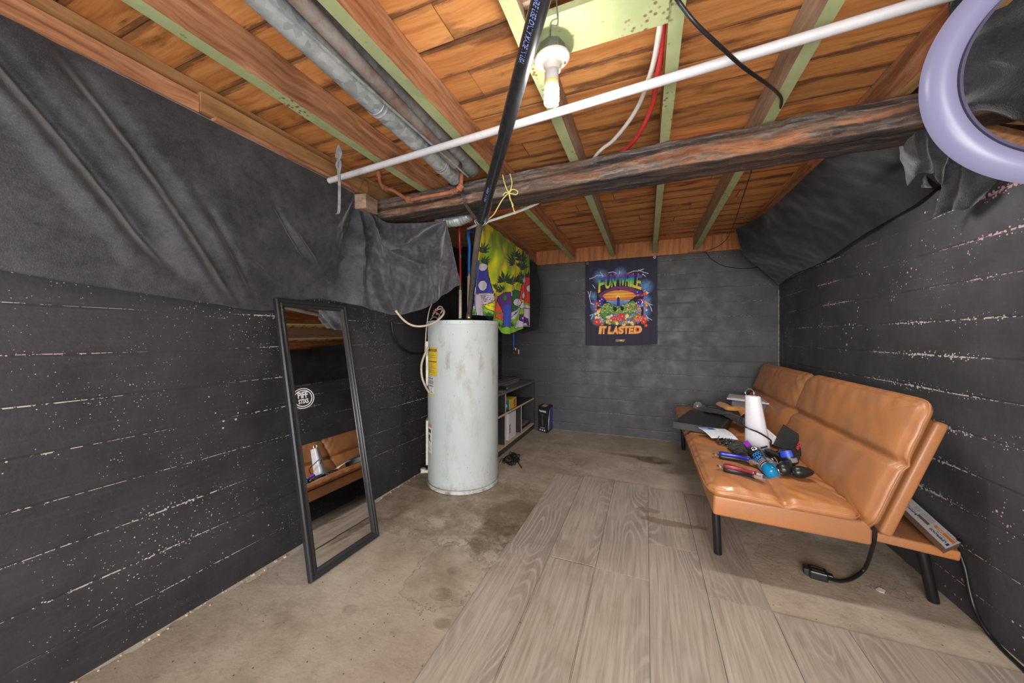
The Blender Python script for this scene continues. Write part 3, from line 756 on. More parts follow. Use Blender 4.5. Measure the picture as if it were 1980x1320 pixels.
# perforated hanger strap under the black pipe
p = thing('hanger_strap', 'perforated metal strap looped under the end of the black drain pipe', 'strap', tuple(A))
sp = [aty(892, 362, 1.545), aty(895, 378, 1.515), aty(900, 395, 1.505)+Vector((0, 0, 0))]
tc = (Vector((0, 0, 1))-A).normalized(); sd = Vector((1, .2, 0)).normalized(); up = Vector((0, 0, 1))
lp = [A+ax*.02+sd*math.cos(th)*.029+up*math.sin(th)*.03 for th in np.linspace(math.pi*.95, math.pi*2.05, 14)]
path = crm(sp+lp+[A+ax*.02+Vector((.03, .04, .09))], 4)
def ribbon(mb, path, wdir, hw, th=.0007):
    wdir = Vector(wdir).normalized()
    for i in range(len(path)-1):
        a_, b_ = path[i], path[i+1]; t = (b_-a_).normalized(); nn = t.cross(wdir)
        if nn.length < .1: continue
        nn.normalize(); mb.obox((a_+b_)/2, t*((b_-a_).length*.52), wdir*hw, nn*th)
mb = MB(); ribbon(mb, path, (1, .25, .1), .0075); mb.build('strap_band', M['steel'], p)
for i in range(2, len(path)-1, 2): mb = MB(); mb.lathe([(0, -.0014), (.003, -.0014), (.003, .0014), (0, .0014)], path[i], (path[i+1]-path[i]).cross(Vector((1, .25, .1))), 8); mb.build('strap_hole', M['dark_print'], p)
# yellow twine bow on the beam
yb = 1.548
def Y(u, v, y=1.528): return aty(u, v, y)
p = thing('yellow_twine', 'yellow twine tied in a bow round the beam beside the black pipe', 'string', tuple(Y(985, 375)))
for k, pts in enumerate([
        [Y(972, 338), Y(976, 355), Y(984, 372), Y(990, 355), Y(986, 336, 1.535)],
        [Y(984, 372), Y(992, 366), Y(1001, 370), Y(998, 376), Y(988, 374), Y(978, 372), Y(972, 378)],
        [Y(984, 372), Y(972, 385), Y(962, 402), Y(955, 414, 1.53), Y(944, 424, 1.53)],
        [Y(984, 372), Y(988, 388), Y(993, 404), Y(996, 414, 1.535)],
        [Y(984, 372), Y(986, 384), Y(992, 396), Y(990, 400)]]):
    MB().tube(crm(pts, 6), .0028, 8).build('twine_strand', M['yellow_string'], p, smooth=True)
MB().lathe([(0, -.009), (.006, -.006), (.0085, 0), (.006, .006), (0, .009)], Y(984, 372), (1, 0, .3), 12).build('knot', M['yellow_string'], p, smooth=True)
# red and white tubing
def px(L): return [atz(u, v, z) for u, v, z in L]
wp = px([(1280, 20, 1.83), (1275, 60, 1.825), (1264, 120, 1.822), (1250, 165, 1.82), (1234, 205, 1.82), (1212, 240, 1.82), (1184, 273, 1.824), (1158, 294, 1.826)])
wp += [Vector((-.33, 1.73, 1.80)), aty(1036, 394, 1.745), aty(975, 418, 1.80), aty(925, 434, 1.85), aty(905, 442, 1.92)]
pipe_thing('white_water_tube', 'dirty white flexible water tube curving over the beam to the heater', 'pipe', crm(wp, 8), .0078, M['white_pex'], 12)
HR = Vector((-1.195, 2.06, 0)); HB = Vector((-1.135, 2.075, 0))
rp = px([(1283, 30, 1.85), (1281, 62, 1.835), (1275, 120, 1.825), (1268, 165, 1.82), (1262, 200, 1.82), (1246, 240, 1.82), (1226, 272, 1.824), (1200, 296, 1.826)])
rp += [Vector((-.32, 1.74, 1.775)), aty(1008, 396, 1.755), aty(955, 408, 1.80), aty(910, 428, 1.88), Vector((-1.16, 2.0, 1.735)), HR+Vector((0, -.01, 1.69)), HR+Vector((0, 0, 1.5)), HR+Vector((0, 0, 1.32))]
p = thing('red_water_tube', 'red flexible water tube curving over the beam and down to the heater', 'pipe', tuple(rp[-1]))
MB().tube(crm(rp, 8), .0085, 12).build('tube_run', M['red_pex'], p, smooth=True, angle=60)
MB().tube([HR+Vector((0, 0, 1.33)), HR+Vector((0, 0, 1.11))], .0105, 14).build('cream_pipe', M['cream_pipe'], p, smooth=True, angle=50)
MB().lathe([(.009, -.012), (.013, -.012), (.013, .012), (.009, .012)], HR+Vector((0, 0, 1.33)), n=14).build('clamp', M['steel'], p, smooth=True, angle=30)
MB().lathe([(.009, -.012), (.013, -.012), (.013, .012), (.009, .012)], HR+Vector((0, 0, 1.55)), n=14).build('clamp', M['steel'], p, smooth=True, angle=30)
bp = [Vector((-1.17, 2.3, 1.75)), Vector((-1.15, 2.12, 1.735)), HB+Vector((-.006, 0, 1.70)), HB+Vector((.004, 0, 1.62)), HB+Vector((0, 0, 1.5)), HB+Vector((0, 0, 1.41))]
p = thing('blue_water_tube', 'blue water tube standing beside the red one above the heater', 'pipe', tuple(bp[-1]))
MB().tube(crm(bp, 6), .0105, 12).build('tube_run', M['blue_pex'], p, smooth=True, angle=60)
MB().tube([HB+Vector((0, 0, 1.42)), HB+Vector((0, 0, 1.11))], .0125, 14).build('cream_pipe', M['cream_pipe'], p, smooth=True, angle=50)
MB().lathe([(.009, -.01), (.015, -.01), (.015, .01), (.009, .01)], HB+Vector((0, 0, 1.42)), n=14).build('clamp', M['steel'], p, smooth=True, angle=30)
MB().lathe([(.01, -.02), (.019, -.02), (.019, .0), (.016, .012), (.01, .02)], HB+Vector((0, 0, 1.145)), n=12).build('brass_fitting', M['brass'], p, smooth=True, angle=30)
# crumpled foil duct under the beam
fp = [aty(848, 426, 1.80), aty(870, 428, 1.78), aty(890, 424, 1.76), aty(908, 416, 1.75)]
mb = MB(); cp = crm(fp, 14); mb.tube(cp, [.030+.005*math.sin(i*1.9)+.004*nz(i*.8) for i in range(len(cp))], 18)
tag(mb.build('foil_duct', M['galv'], smooth=True, angle=30), 'short crumpled silver duct piece below the beam behind the curtain end', 'duct')
# blue pipe and tap on the back wall
p = thing('wall_tap', 'brass tap with red handle on a blue pipe at the back wall', 'tap', (-1.36, 3.55, .85))
tx = aty(993, 660, 3.54).x
MB().tube([(tx, 3.545, 1.22), (tx, 3.545, .87), (tx+.002, 3.54, .84)], .0125, 12).build('blue_pipe', M['blue_pex'], p, smooth=True, angle=50)
MB().tube([(tx, 3.54, .845), (tx+.03, 3.53, .835), (tx+.05, 3.50, .80)], .012, 12).build('tap_body', M['brass'], p, smooth=True)
MB().lathe([(0, 0), (.024, 0), (.024, .008), (0, .008)], (tx+.028, 3.53, .865), n=8).build('tap_handle', M['red_pex'], p, smooth=True, angle=30)
MB().tube([(tx+.028, 3.53, .84), (tx+.028, 3.53, .868)], .006, 8).build('tap_stem', M['brass'], p, smooth=True)
MB().box(tx-.02, tx+.06, 3.555, 3.60, .80, .86).build('wall_plate', M['steel'], p, bevel=.004)
# black ceiling cable
cp = [atz(1285, -40, 1.795), atz(1310, 0, 1.785), atz(1345, 45, 1.745), atz(1395, 92, 1.718), atz(1440, 132, 1.718), atz(1480, 160, 1.740), atz(1502, 178, 1.775), atz(1511, 192, 1.79), atz(1509, 208, 1.805)]
pipe_thing('ceiling_cable', 'black electric cable swagging below the ceiling to the weathered joist', 'cable', crm(cp, 8), .0048, M['black_plastic'], 10)
wp = [aty(1457, 318, 1.82), aty(1445, 355, 2.1), aty(1434, 388, 2.4), aty(1420, 430, 2.9), aty(1405, 462, 3.35), aty(1385, 478, 3.52), aty(1362, 486, 3.55)]
pipe_thing('thin_wire', 'thin dark wire strung from the beam back to the rim board', 'wire', crm(wp, 6), .0026, M['black_plastic'], 6)
wp = [aty(1330, 488, 3.55), aty(1362, 487, 3.555), aty(1375, 500, 3.58), aty(1400, 514, 3.59), aty(1440, 519, 3.59), aty(1480, 515, 3.59)]
pipe_thing('thin_wire', 'thin dark wire sagging across the top of the back wall beside the poster', 'wire', crm(wp, 6), .0025, M['black_plastic'], 6)
wp = [atz(660, 340, 1.79), aty(668, 345, 1.3), aty(690, 372, 1.32), aty(705, 345, 1.28), aty(722, 318, 1.25), aty(731, 285, 1.22)]
pipe_thing('thin_wire', 'thin pale wire curling at the left end of the white plastic pipe', 'wire', crm(wp, 6), .0016, M['steel'], 6)
# dusty strap hanging from a joist
g0 = atz(655, 281, 1.797); mb = MB()
path = [g0, g0+Vector((.002, 0, -.03)), g0+Vector((-.006, 0, -.09)), g0+Vector((.012, .0, -.10)), g0+Vector((.01, 0, -.15)), g0+Vector((.006, 0, -.22)), g0+Vector((.0, 0, -.28)), g0+Vector((-.012, 0, -.29))]
ribbon(mb, crm([g0, g0+Vector((-.002, 0, -.08)), g0+Vector((.004, 0, -.16)), g0+Vector((.002, 0, -.27)), g0+Vector((-.012, 0, -.285))], 6), (1, .3, 0), .006, .0015)
ribbon(mb, crm([g0, g0+Vector((-.012, 0, -.045)), g0+Vector((.014, -.004, -.075)), g0+Vector((.004, 0, -.115))], 5), (1, .3, 0), .005, .002)
ribbon(mb, crm([g0, g0+Vector((.014, 0, -.04)), g0+Vector((-.006, -.004, -.08)), g0+Vector((.004, 0, -.11))], 5), (1, .3, 0), .005, .002)
tag(mb.build('hanging_strap', M['grey_ribbon']), 'dusty grey cloth strap dangling from a joist over the black curtain', 'strap')

# ================================================================ the bulb
L0 = Vector((-.242, .914, 0))
p = thing('bulb_holder', 'white porcelain bulb holder hanging from its metal box on the green board', 'light fitting', (L0.x, L0.y, ZJ))
MB().lathe([(0, .0), (.034, .0), (.036, -.004), (.036, -.030), (0, -.030)], L0+Vector((0, 0, ZJ-.002)), n=8).build('metal_box', M['steel'], p)
tl = Vector((-.05, -.12, 1))
MB().lathe([(0, .0), (.047, .0), (.049, -.004), (.047, -.009), (.034, -.014), (.026, -.018), (.0225, -.024), (.0215, -.036), (.018, -.037), (0, -.037)], L0+Vector((0, 0, 1.766)), tl, 48).build('porcelain_base', M['porcelain'], p, smooth=True, angle=60)
for a_ in (.4, 2.0, 3.6, 5.2):
    MB().lathe([(0, -.002), (.003, -.002), (.003, .002), (0, .002)], L0+Vector((.036*math.cos(a_), .036*math.sin(a_), 1.753)), n=8).build('screw', M['brass'], p)
b = thing('light_bulb', 'lit spiral bulb screwed into the white porcelain holder', 'light bulb', tuple(L0+Vector((0, 0, 1.63))))
B0 = L0+Vector((.0, -.003, 0))
MB().lathe([(0, 1.728), (.0165, 1.727), (.0185, 1.722), (.0195, 1.70), (.019, 1.697), (0, 1.697)], B0, n=28).build('bulb_base', M['white_plastic'], b, smooth=True, angle=50)
MB().lathe([(0, 1.6969), (.019, 1.6969), (.020, 1.690), (.018, 1.684), (.010, 1.682), (0, 1.682)], B0, n=28).build('bulb_collar', plain('painted_glow_amber', (236, 190, 120), .4), b, smooth=True, angle=50)  # amber colour stands in for the tube's glow on the collar
hl = []
for k in range(61):
    t = k/60; a_ = t*math.pi*2*3; rr = .0145
    hl.append(B0+Vector((rr*math.cos(a_), rr*math.sin(a_), 1.678-.044*t)))
hl = [B0+Vector((.006, 0, 1.684))]+hl+[B0+Vector((.005, 0, 1.632))]
MB().tube(hl, .0062, 8).build('glowing_tube', M['bulb'], b, smooth=True)
# stray wires by the holder
wr = [atz(1076, -10, 1.80), atz(1077, 20, 1.79), atz(1079, 40, 1.785), atz(1076, 50, 1.785), atz(1066, 50, 1.79), atz(1064, 70, 1.79)]
pipe_thing('loose_wire', 'loose twisted wires above the porcelain bulb holder', 'wire', crm(wr, 5), .0018, M['steel'], 6)

# ================================================================ ring light
RC = Vector((.657, .817, 1.445)); RN = Vector((-.063, -.992, -.111)).normalized()
p = thing('ring_light', 'large pale lavender ring light standing near the right wall', 'ring light', (RC.x, RC.y+.02, 0))
prof = [(.1575, -.006), (.163, .006), (.172, .0125), (.1790, .014), (.186, .0125), (.195, .006), (.2005, -.006), (.2005, -.014)]
MB().lathe(prof, RC, RN, 128).build('diffuser', M['ring'], p, smooth=True, angle=80)
MB().lathe([(.1535, .002), (.1575, .002), (.1575, -.008), (.198, -.010), (.198, -.016), (.196, -.022), (.188, -.030), (.160, -.030), (.1535, -.024), (.1535, .002)], RC, RN, 128).build('housing', plain('dark_violet_housing', (58, 54, 76), .4), p, smooth=True, angle=30)
bt = RC+Vector((0, .02, -.2))
MB().tube([bt+Vector((0, 0, .012)), bt+Vector((0, 0, -.05))], .012, 14).build('mount', M['black_plastic'], p, smooth=True, angle=50)
MB().tube([bt+Vector((0, 0, -.05)), (bt.x, bt.y, .36)], .0085, 14).build('stand_pole', M['black_metal'], p, smooth=True, angle=50)
MB().tube([(bt.x, bt.y, .9), (bt.x, bt.y, .12)], .0115, 14).build('stand_pole', M['black_metal'], p, smooth=True, angle=50)
for k in range(3):
    a_ = .5+k*2.094; e = Vector((math.cos(a_), math.sin(a_), 0))
    MB().tube([Vector((bt.x, bt.y, .42))+e*.012, Vector((bt.x, bt.y, .014))+e*.30], .008, 10).build('leg', M['black_metal'], p, smooth=True, angle=50)
# ================================================================ curtains
def solid_cloth(name, fn, nu, nv, mat, label=None, cat=None, th=.0025, parent=None, cv=None):
    mb = MB()
    if cv is not None: printed(mb, cv, fn, nu, nv)
    else: mb.grid(fn, nu, nv)
    o = mb.build(name, mat, parent, smooth=True, angle=180)
    s_ = o.modifiers.new('thickness', 'SOLIDIFY'); s_.thickness = th*S; s_.offset = 0
    if label: tag(o, label, cat)
    return o
tops = [(-1.495, -1.4, 1.81), (-1.495, -.6, 1.81), (-1.495, .1, 1.805), (-1.485, .5, 1.795), (-1.475, .8, 1.787), (-1.47, 1.1, 1.782), (-1.47, 1.3, 1.780), (-1.485, 1.44, 1.776), (-1.445, 1.535, 1.70), (-1.385, 1.555, 1.655), (-1.25, 1.575, 1.642), (-1.13, 1.60, 1.640), (-1.03, 1.62, 1.638)]
bots = [(-1.51, -1.4, 1.20), (-1.51, -.6, 1.19), (-1.505, .1, 1.185), (-1.50, .45, 1.150), (-1.50, .75, 1.123), (-1.54, 1.0, 1.113), (-1.54, 1.13, 1.165), (-1.54, 1.27, 1.19), (-1.45, 1.42, 1.165), (-1.31, 1.54, 1.122), (-1.16, 1.63, 1.170), (-1.05, 1.64, 1.235), (-.945, 1.63, 1.290)]
T = [Vector(p) for p in tops]; Bo = [Vector(p) for p in bots]
def lc(u, v):
    a, b = cr1(T, u), cr1(Bo, u); p = a.lerp(b, v)
    k = u*(len(T)-1)                     # column number
    fr = sm(7.2, 9, k)                     # 0 on the side wall, 1 on the part that faces the room
    nrm = Vector((1-fr*.55, -fr, 0)).normalized()
    bel = math.sin(math.pi*min(1, v))**.8
    off = .030*bel*(1-fr)+.015*bel*fr
    # soft diagonal furrows on the left part
    y = p.y
    for (y0, v0, y1, v1, wd, am) in ((.24, 0.0, .62, .8, .030, -.038), (.16, .0, .54, .8, .035, .022), (.46, .1, .86, .95, .034, -.026), (.40, .1, .78, .95, .03, .014), (.74, .5, .92, .9, .018, -.012),
                                     (.98, .35, 1.12, .62, .012, -.012), (1.06, .45, 1.2, .7, .010, .012), (.9, .72, 1.1, .86, .016, .012)):
        tt = (v-v0)/(v1-v0)
        if -.2 < tt < 1.2:
            yc = y0+(y1-y0)*tt; e = sm(-.2, .15, tt)*(1-sm(.85, 1.2, tt))
            off += am*e*math.exp(-((y-yc)/wd)**2)*(1-fr)
    off += .010*nz(y*2.2, v*2.5, 3)*(1-fr)
    off += .0035*nz(y*13, v*10, 3)*bel*(1-fr*.5)+.0018*nz(y*34, v*30, 9)*bel
    # gathered swags on the right part
    if k > 6:
        g = (k-6)/6; f2 = sm(6, 7.2, k)
        sag = g+.10*math.sin(math.pi*v)*(1 if g < .5 else -1)
        fa = math.sin(sag*24+v*6*(g-.35)+1.2); fb = math.sin(sag*43+v*10*(g-.4)+.5)
        dA = math.hypot((g-.15)*1.5, v*1.0); dB = math.hypot((1.02-g)*1.3, v*1.0)
        pA = math.atan2(v+.02, (g-.15)*1.5); pB = math.atan2(v+.02, (1.02-g)*1.3)
        wA = dB/(dA+dB+1e-6); rid = lambda x: (1-abs(math.sin(x)))**1.6
        env = sm(.02, .35, min(dA, dB))
        off += f2*env*(.085*(rid(pA*4.6+.5)-.3)*wA**1.3+.080*(rid(pB*4.2+.9)-.3)*(1-wA)**1.3+.014*fb*v+.006*nz(g*30, v*14, 2))
        sw = (v-(.30+1.7*(g-.42)**2*2.2))
        off += f2*.018*math.exp(-(sw/.07)**2)*math.exp(-((g-.5)/.22)**2)-f2*.014*math.exp(-((sw-.14)/.06)**2)*math.exp(-((g-.5)/.25)**2)
    if k < 8: off *= 1-.92*sm(.55, .9, v)*sm(.85, 1.0, y)*(1-sm(1.36, 1.46, y))
    q = p+nrm*off
    if q.x < XL+.012: q.x = XL+.012
    return q
solid_cloth('curtain', lc, 420, 130, M['velvet'], 'big charcoal velvet curtain hung along the left wall and round to the beam', 'curtain')

def simple_patch(name, rows, mat, label, cat, wr=.006, fq=9, nu=80, nv=60, seed=0, th=.0025, folds=None):
    f = patch(rows)
    def fn(u, v):
        p = f(u, v); e = 1e-3
        a = f(min(u+e, 1), v)-f(max(u-e, 0), v); b = f(u, min(v+e, 1))-f(u, max(v-e, 0)); n = a.cross(b)
        if n.length > 0: n.normalize()
        o = wr*nz(p.x*fq, p.y*fq, p.z*fq+seed)+wr*.35*nz(p.x*fq*3, p.y*fq*3, p.z*fq*3+seed)
        if folds: o += folds(u, v)
        return p+n*o
    return solid_cloth(name, fn, nu, nv, mat, label, cat, th)
# behind the heater
simple_patch('curtain', [[(-1.50, 2.62, 1.78), (-1.3, 2.60, 1.775), (-1.13, 2.55, 1.775)], [(-1.50, 2.62, 1.4), (-1.3, 2.57, 1.42), (-1.12, 2.53, 1.4)], [(-1.50, 2.62, 1.06), (-1.3, 2.6, 1.05), (-1.10, 2.55, 1.07)]],
             M['black_cloth'], 'black cloth hanging in the dark gap behind the red and blue pipes', 'curtain', .01, 5)
simple_patch('curtain', [[(-1.105, 2.16, 1.78), (-1.10, 2.6, 1.775), (-1.08, 3.0, 1.765), (-1.0, 3.20, 1.70)], [(-1.08, 2.17, 1.5), (-1.105, 2.6, 1.45), (-1.08, 3.0, 1.45), (-.975, 3.27, 1.42)], [(-1.09, 2.19, 1.16), (-1.11, 2.6, 1.05), (-1.09, 3.0, 1.02), (-.985, 3.22, 1.075)]],
             M['black_cloth'], 'black cloth hanging behind the mushroom tapestry, showing at its right edge', 'curtain', .008, 6)
# right side drape: from the last joist down over the wall top
def P(u, v, x): return tuple(atx(u, v, x))
rows = [[(.62, 3.0, 1.80), (.715, 2.68, 1.80), (.735, 2.3, 1.80), (.745, 1.95, 1.80), (.76, 1.72, 1.80), (.78, 1.55, 1.80)],
        [(.68, 3.12, 1.70), (.78, 2.85, 1.69), (.83, 2.45, 1.70), (.85, 2.05, 1.715), (.86, 1.80, 1.72), (.87, 1.62, 1.72)],
        [(.82, 3.28, 1.575), (.90, 2.98, 1.56), (.955, 2.6, 1.575), (.98, 2.2, 1.61), (.98, 1.90, 1.645), (.98, 1.70, 1.66)],
        [(1.035, 3.50, 1.43), (1.04, 3.17, 1.475), (1.045, 2.78, 1.475), (1.05, 2.31, 1.53), (1.055, 1.98, 1.555), (1.06, 1.78, 1.60)]]
def fr_(u, v): return .010*math.sin(v*9+u*6)*math.exp(-((u-.1)/.2)**2)+.014*math.exp(-((v-.35-.3*u)/.08)**2)*sm(.55, .9, u)
simple_patch('curtain', rows, M['black_cloth'], 'black drape sagging from the right-hand joist into the far corner beyond the beam', 'curtain', .010, 5, 150, 80, 4, folds=fr_)
rows = [[(1.02, 3.46, 1.50), (1.055, 3.30, 1.50), (1.06, 3.10, 1.49)], [(1.02, 3.53, 1.42), (1.05, 3.43, 1.43), (1.06, 3.3, 1.44)], [(1.045, 3.585, 1.375), (1.055, 3.50, 1.375), (1.06, 3.37, 1.40)]]
# crumpled grey-black cloth bunched at the beam end
rows = [[P(1650, 275, .88), P(1700, 262, .90), P(1750, 245, .93), P(1775, 240, .95)],
        [P(1672, 300, .93), P(1705, 300, .92), P(1745, 290, .94), P(1775, 280, .96)],
        [P(1690, 325, .98), P(1720, 333, .98), P(1750, 330, .99), P(1785, 325, 1.0)],
        [P(1715, 352, 1.02), P(1740, 358, 1.02), P(1770, 360, 1.03), P(1805, 362, 1.04)]]
simple_patch('curtain', rows, M['fleece'], 'crumpled dark grey cloth bunched under the right end of the beam', 'curtain', .012, 14, 80, 60, 6)
rows = [[P(1748, 196, .865), P(1775, 178, .88), P(1805, 170, .90), P(1832, 185, .93)],
        [P(1738, 245, .86), P(1768, 235, .84), P(1808, 238, .88), P(1836, 255, .95)],
        [P(1741, 300, .87), P(1775, 292, .85), P(1810, 298, .90), P(1832, 310, .97)],
        [P(1757, 358, .90), P(1780, 332, .90), P(1806, 342, .95), P(1822, 362, 1.0)]]
simple_patch('curtain', rows, M['fleece'], 'fuzzy dark grey cloth corner hanging folded beside the ring light', 'curtain', .008, 12, 90, 80, 2,
             folds=lambda u, v: .018*math.exp(-((u-.45-.25*v)/.10)**2)*v-.014*math.exp(-((u-.7-.1*v)/.09)**2))
rows = [[P(1826, 215, .985), P(1850, 240, 1.0), P(1890, 290, 1.02), P(1945, 325, 1.045)],
        [P(1830, 290, .97), P(1858, 310, 1.0), P(1900, 330, 1.02), P(1938, 336, 1.045)],
        [P(1822, 360, .985), P(1850, 365, 1.0), P(1888, 372, 1.02), P(1912, 368, 1.045)],
        [P(1807, 417, 1.0), P(1835, 408, 1.01), P(1868, 405, 1.03), P(1885, 395, 1.045)]]
simple_patch('curtain', rows, M['fleece'], 'dark cloth flap hanging pointed down over the wall below the ring light', 'curtain', .006, 9, 90, 70, 8,
             folds=lambda u, v: .020*math.exp(-((u-.28)/.10)**2)*(.4+v*.6))
def Dd(u, v, d): return tuple(atd(u, v, d))
rows = [[Dd(1835, 5, .88), Dd(1900, -60, .83), Dd(1980, -110, .78), Dd(2120, -200, .70)],
        [Dd(1838, 70, .90), Dd(1900, 30, .86), Dd(1980, 20, .83), Dd(2120, -40, .78)],
        [Dd(1842, 130, .92), Dd(1900, 110, .91), Dd(1980, 120, .90), Dd(2120, 90, .86)],
        [Dd(1848, 190, .94), Dd(1900, 180, .93), Dd(1980, 190, .93), Dd(2120, 180, .90)],
        [Dd(1850, 240, .95), Dd(1895, 215, .95), Dd(1975, 236, .96), Dd(2120, 250, .93)]]
simple_patch('curtain', rows, M['fleece'], 'fuzzy dark grey cloth seen through the hole of the ring light', 'curtain', .012, 6, 120, 70, 5,
             folds=lambda u, v: .022*math.sin(v*15+u*4))
# broken timber ends and rubble on the wall top, seen through the ring
for k, (a, b, r1, r2, lab) in enumerate([(Dd(1905, 252, 1.12), Dd(2040, 285, 1.00), .020, .018, 'splintered raw timber end on the wall top seen through the ring light'),
                                         (Dd(1885, 225, 1.14), Dd(2030, 232, 1.05), .022, .014, 'weathered timber scrap on the wall top behind the splintered one')]):
    a, b = Vector(a), Vector(b); t = (b-a)/2
    o = MB().obox((a+b)/2, t, Vector((r1, 0, 0)), Vector((0, 0, r2))).build('timber_scrap', M['joist'] if k == 0 else M['joist_tan'], bevel=.003)
    tag(o, lab, 'wood scrap')

# ================================================================ tapestry with mushrooms
def tapestry():
    # the picture is laid out in the cloth's own plane: y (length) and z (height)
    y0, y1, z1, z0 = 1.78, 3.16, 1.80, 1.0
    W_, H_ = 360, 230
    cv = Canvas(W_, H_, (200, 190, 40))
    def q(x, y):                      # a point of the enlarged detail view -> cloth plane
        u, v = 860+x/6, 430+y/6; p = atx(u, v, -1.0)
        return ((p.y-y0)/(y1-y0), (z1-p.z)/(z1-z0))
    def Q(L): return [q(*p) for p in L]
    # yellow-green swirl ground
    n = np.zeros((H_, W_))
    for j in range(H_):
        for i in range(W_): n[j, i] = noise.noise(Vector((i/W_*9+j/H_*5, j/H_*2.2, 1)))+.4*noise.noise(Vector((i/W_*26, j/H_*6, 4)))
    ya, gr, dg = np.array(lin((214, 196, 36))), np.array(lin((146, 172, 44))), np.array(lin((104, 132, 30)))
    t = np.clip(n*2.2+.5, 0, 1)[..., None]; cv.a = (ya*(1-t)+gr*t).astype(np.float32)
    up = np.clip((.42-cv.Y)*3, 0, .75)[..., None]*np.clip(n*3+.6, 0, 1)[..., None]; cv.a = (cv.a*(1-up)+dg*up).astype(np.float32)
    K = (28, 30, 34)
    def leaf(x, y, s_, rot=0, c=(40, 66, 44)):
        for a in (-1.25, -.8, -.4, 0, .4, .8, 1.25):
            L = s_*(1-.35*abs(a)); ang = a+rot-math.pi/2; dx, dy = math.cos(ang), math.sin(ang); w_ = s_*.085
            cv.poly(Q([(x, y), (x+dx*L*.5-dy*w_, y+dy*L*.5+dx*w_), (x+dx*L, y+dy*L), (x+dx*L*.5+dy*w_, y+dy*L*.5-dx*w_)]), c)
    def dot(x, y, rx, ry, c=(206, 202, 214), line=K):
        for f, cc in ((1.13, line), (1., c)):
            cv.poly(Q([(x+rx*f*math.cos(a), y+ry*f*math.sin(a)) for a in np.linspace(0, 6.28, 22)[:-1]]), cc)
    def shp(L, c, o=5):
        cx = sum(p[0] for p in L)/len(L); cy = sum(p[1] for p in L)/len(L)
        big = [(x+o*(1 if x > cx else -1), y+o*(1 if y > cy else -1)) for x, y in L]
        cv.poly(Q(big), K); cv.poly(Q(L), c)
    # ground plants along the lower edge
    cv.poly(Q([(250, 1010), (420, 960), (610, 980), (700, 1040), (780, 960), (1100, 1000), (1100, 1300), (250, 1300)]), (122, 176, 58))
    for x, y, s_, r in ((300, 1090, 70, .2), (350, 1060, 60, -.5), (520, 1110, 80, .4), (505, 1080, 60, -.6), (575, 1120, 50, 0), (640, 1200, 60, .3), (700, 1215, 60, -.3), (800, 1200, 60, .4), (1010, 1180, 60, .2)): leaf(x, y, s_, r, (44, 84, 46))
    # cannabis-like fan leaves
    for x, y, s_, r in ((425, 350, 150, .15), (460, 470, 110, .5), (800, 480, 150, -.6), (830, 400, 130, .1), (905, 450, 150, .2), (870, 520, 120, .9), (950, 540, 110, -.3), (990, 640, 100, .5), (700, 690, 150, -.3), (760, 720, 140, .5),
                        (690, 790, 100, -.8), (590, 790, 110, .5), (560, 760, 90, 1.0), (830, 690, 120, 0), (870, 690, 100, .7), (900, 640, 90, -.4)): leaf(x, y, s_, r)
    cv.line(Q([(830, 520), (815, 640), (800, 760)]), .006, K); cv.line(Q([(900, 560), (870, 650), (850, 760)]), .006, K)
    # far-left folded blue mushroom
    shp([(345, 450), (385, 440), (375, 800), (390, 990), (270, 975), (285, 850), (310, 700)], (58, 82, 168)); dot(312, 790, 20, 55); dot(290, 920, 18, 45); dot(345, 985, 45, 20)
    # big blue mushroom cap, gills and stem
    shp([(398, 480), (500, 480), (520, 600), (545, 815), (470, 822), (384, 815), (386, 600)], (60, 64, 160))
    dot(446, 515, 58, 42); dot(455, 730, 52, 58)
    shp([(400, 825), (548, 818), (552, 900), (500, 945), (460, 950), (430, 870)], (206, 198, 212))
    for k in range(6): cv.line(Q([(440+8*k, 850+14*k), (545, 822+22*k)]), .0035, K)
    shp([(385, 830), (430, 850), (460, 960), (468, 1130), (392, 1130), (372, 960), (352, 840)], (200, 190, 210))
    # yellow arm, red and orange figures
    shp([(470, 950), (540, 985), (620, 930), (630, 970), (610, 1035), (560, 1045), (500, 1000)], (216, 200, 50))
    shp([(560, 830), (640, 860), (620, 960), (560, 960)], (230, 150, 50)); dot(602, 896, 24, 36, (216, 74, 60))
    shp([(640, 900), (690, 1000), (710, 1110), (690, 1140), (620, 1100), (610, 1000)], (222, 86, 56)); dot(645, 1050, 16, 16, (60, 150, 80))
    # purple and blue mushroom man
    shp([(650, 860), (700, 815), (755, 810), (770, 960), (770, 1200), (740, 1222), (700, 1180), (700, 1050), (640, 920)], (96, 50, 128))
    cv.poly(Q([(690, 960), (755, 950), (765, 1215), (700, 1200)]), (62, 78, 172)); dot(712, 870, 20, 36, (46, 130, 70))
    # green spotted mushroom
    shp([(770, 830), (800, 760), (860, 790), (895, 810), (870, 960), (840, 1030), (790, 1110), (765, 1010)], (52, 104, 62))
    dot(808, 762, 26, 34); dot(775, 830, 12, 28); dot(795, 985, 18, 44); dot(800, 840, 8, 30)
    # red mushroom and its gills and stem
    shp([(935, 640), (1045, 628), (1052, 960), (985, 930), (885, 880), (905, 740)], (212, 66, 60))
    dot(945, 672, 28, 40); dot(1004, 765, 24, 42); dot(938, 846, 32, 48); dot(1045, 905, 22, 46); dot(862, 925, 34, 42)
    shp([(905, 925), (1050, 985), (1045, 1030), (960, 1000), (880, 990)], (206, 198, 212))
    for k in range(6): cv.line(Q([(930+20*k, 940+9*k), (925+22*k, 1000+3*k)]), .0035, K)
    shp([(955, 990), (1015, 1010), (1022, 1190), (950, 1200), (900, 1210), (830, 1225), (850, 1150), (930, 1100)], (202, 192, 208))
    shp([(790, 1060), (885, 990), (880, 1040), (830, 1120), (800, 1130)], (206, 198, 212))
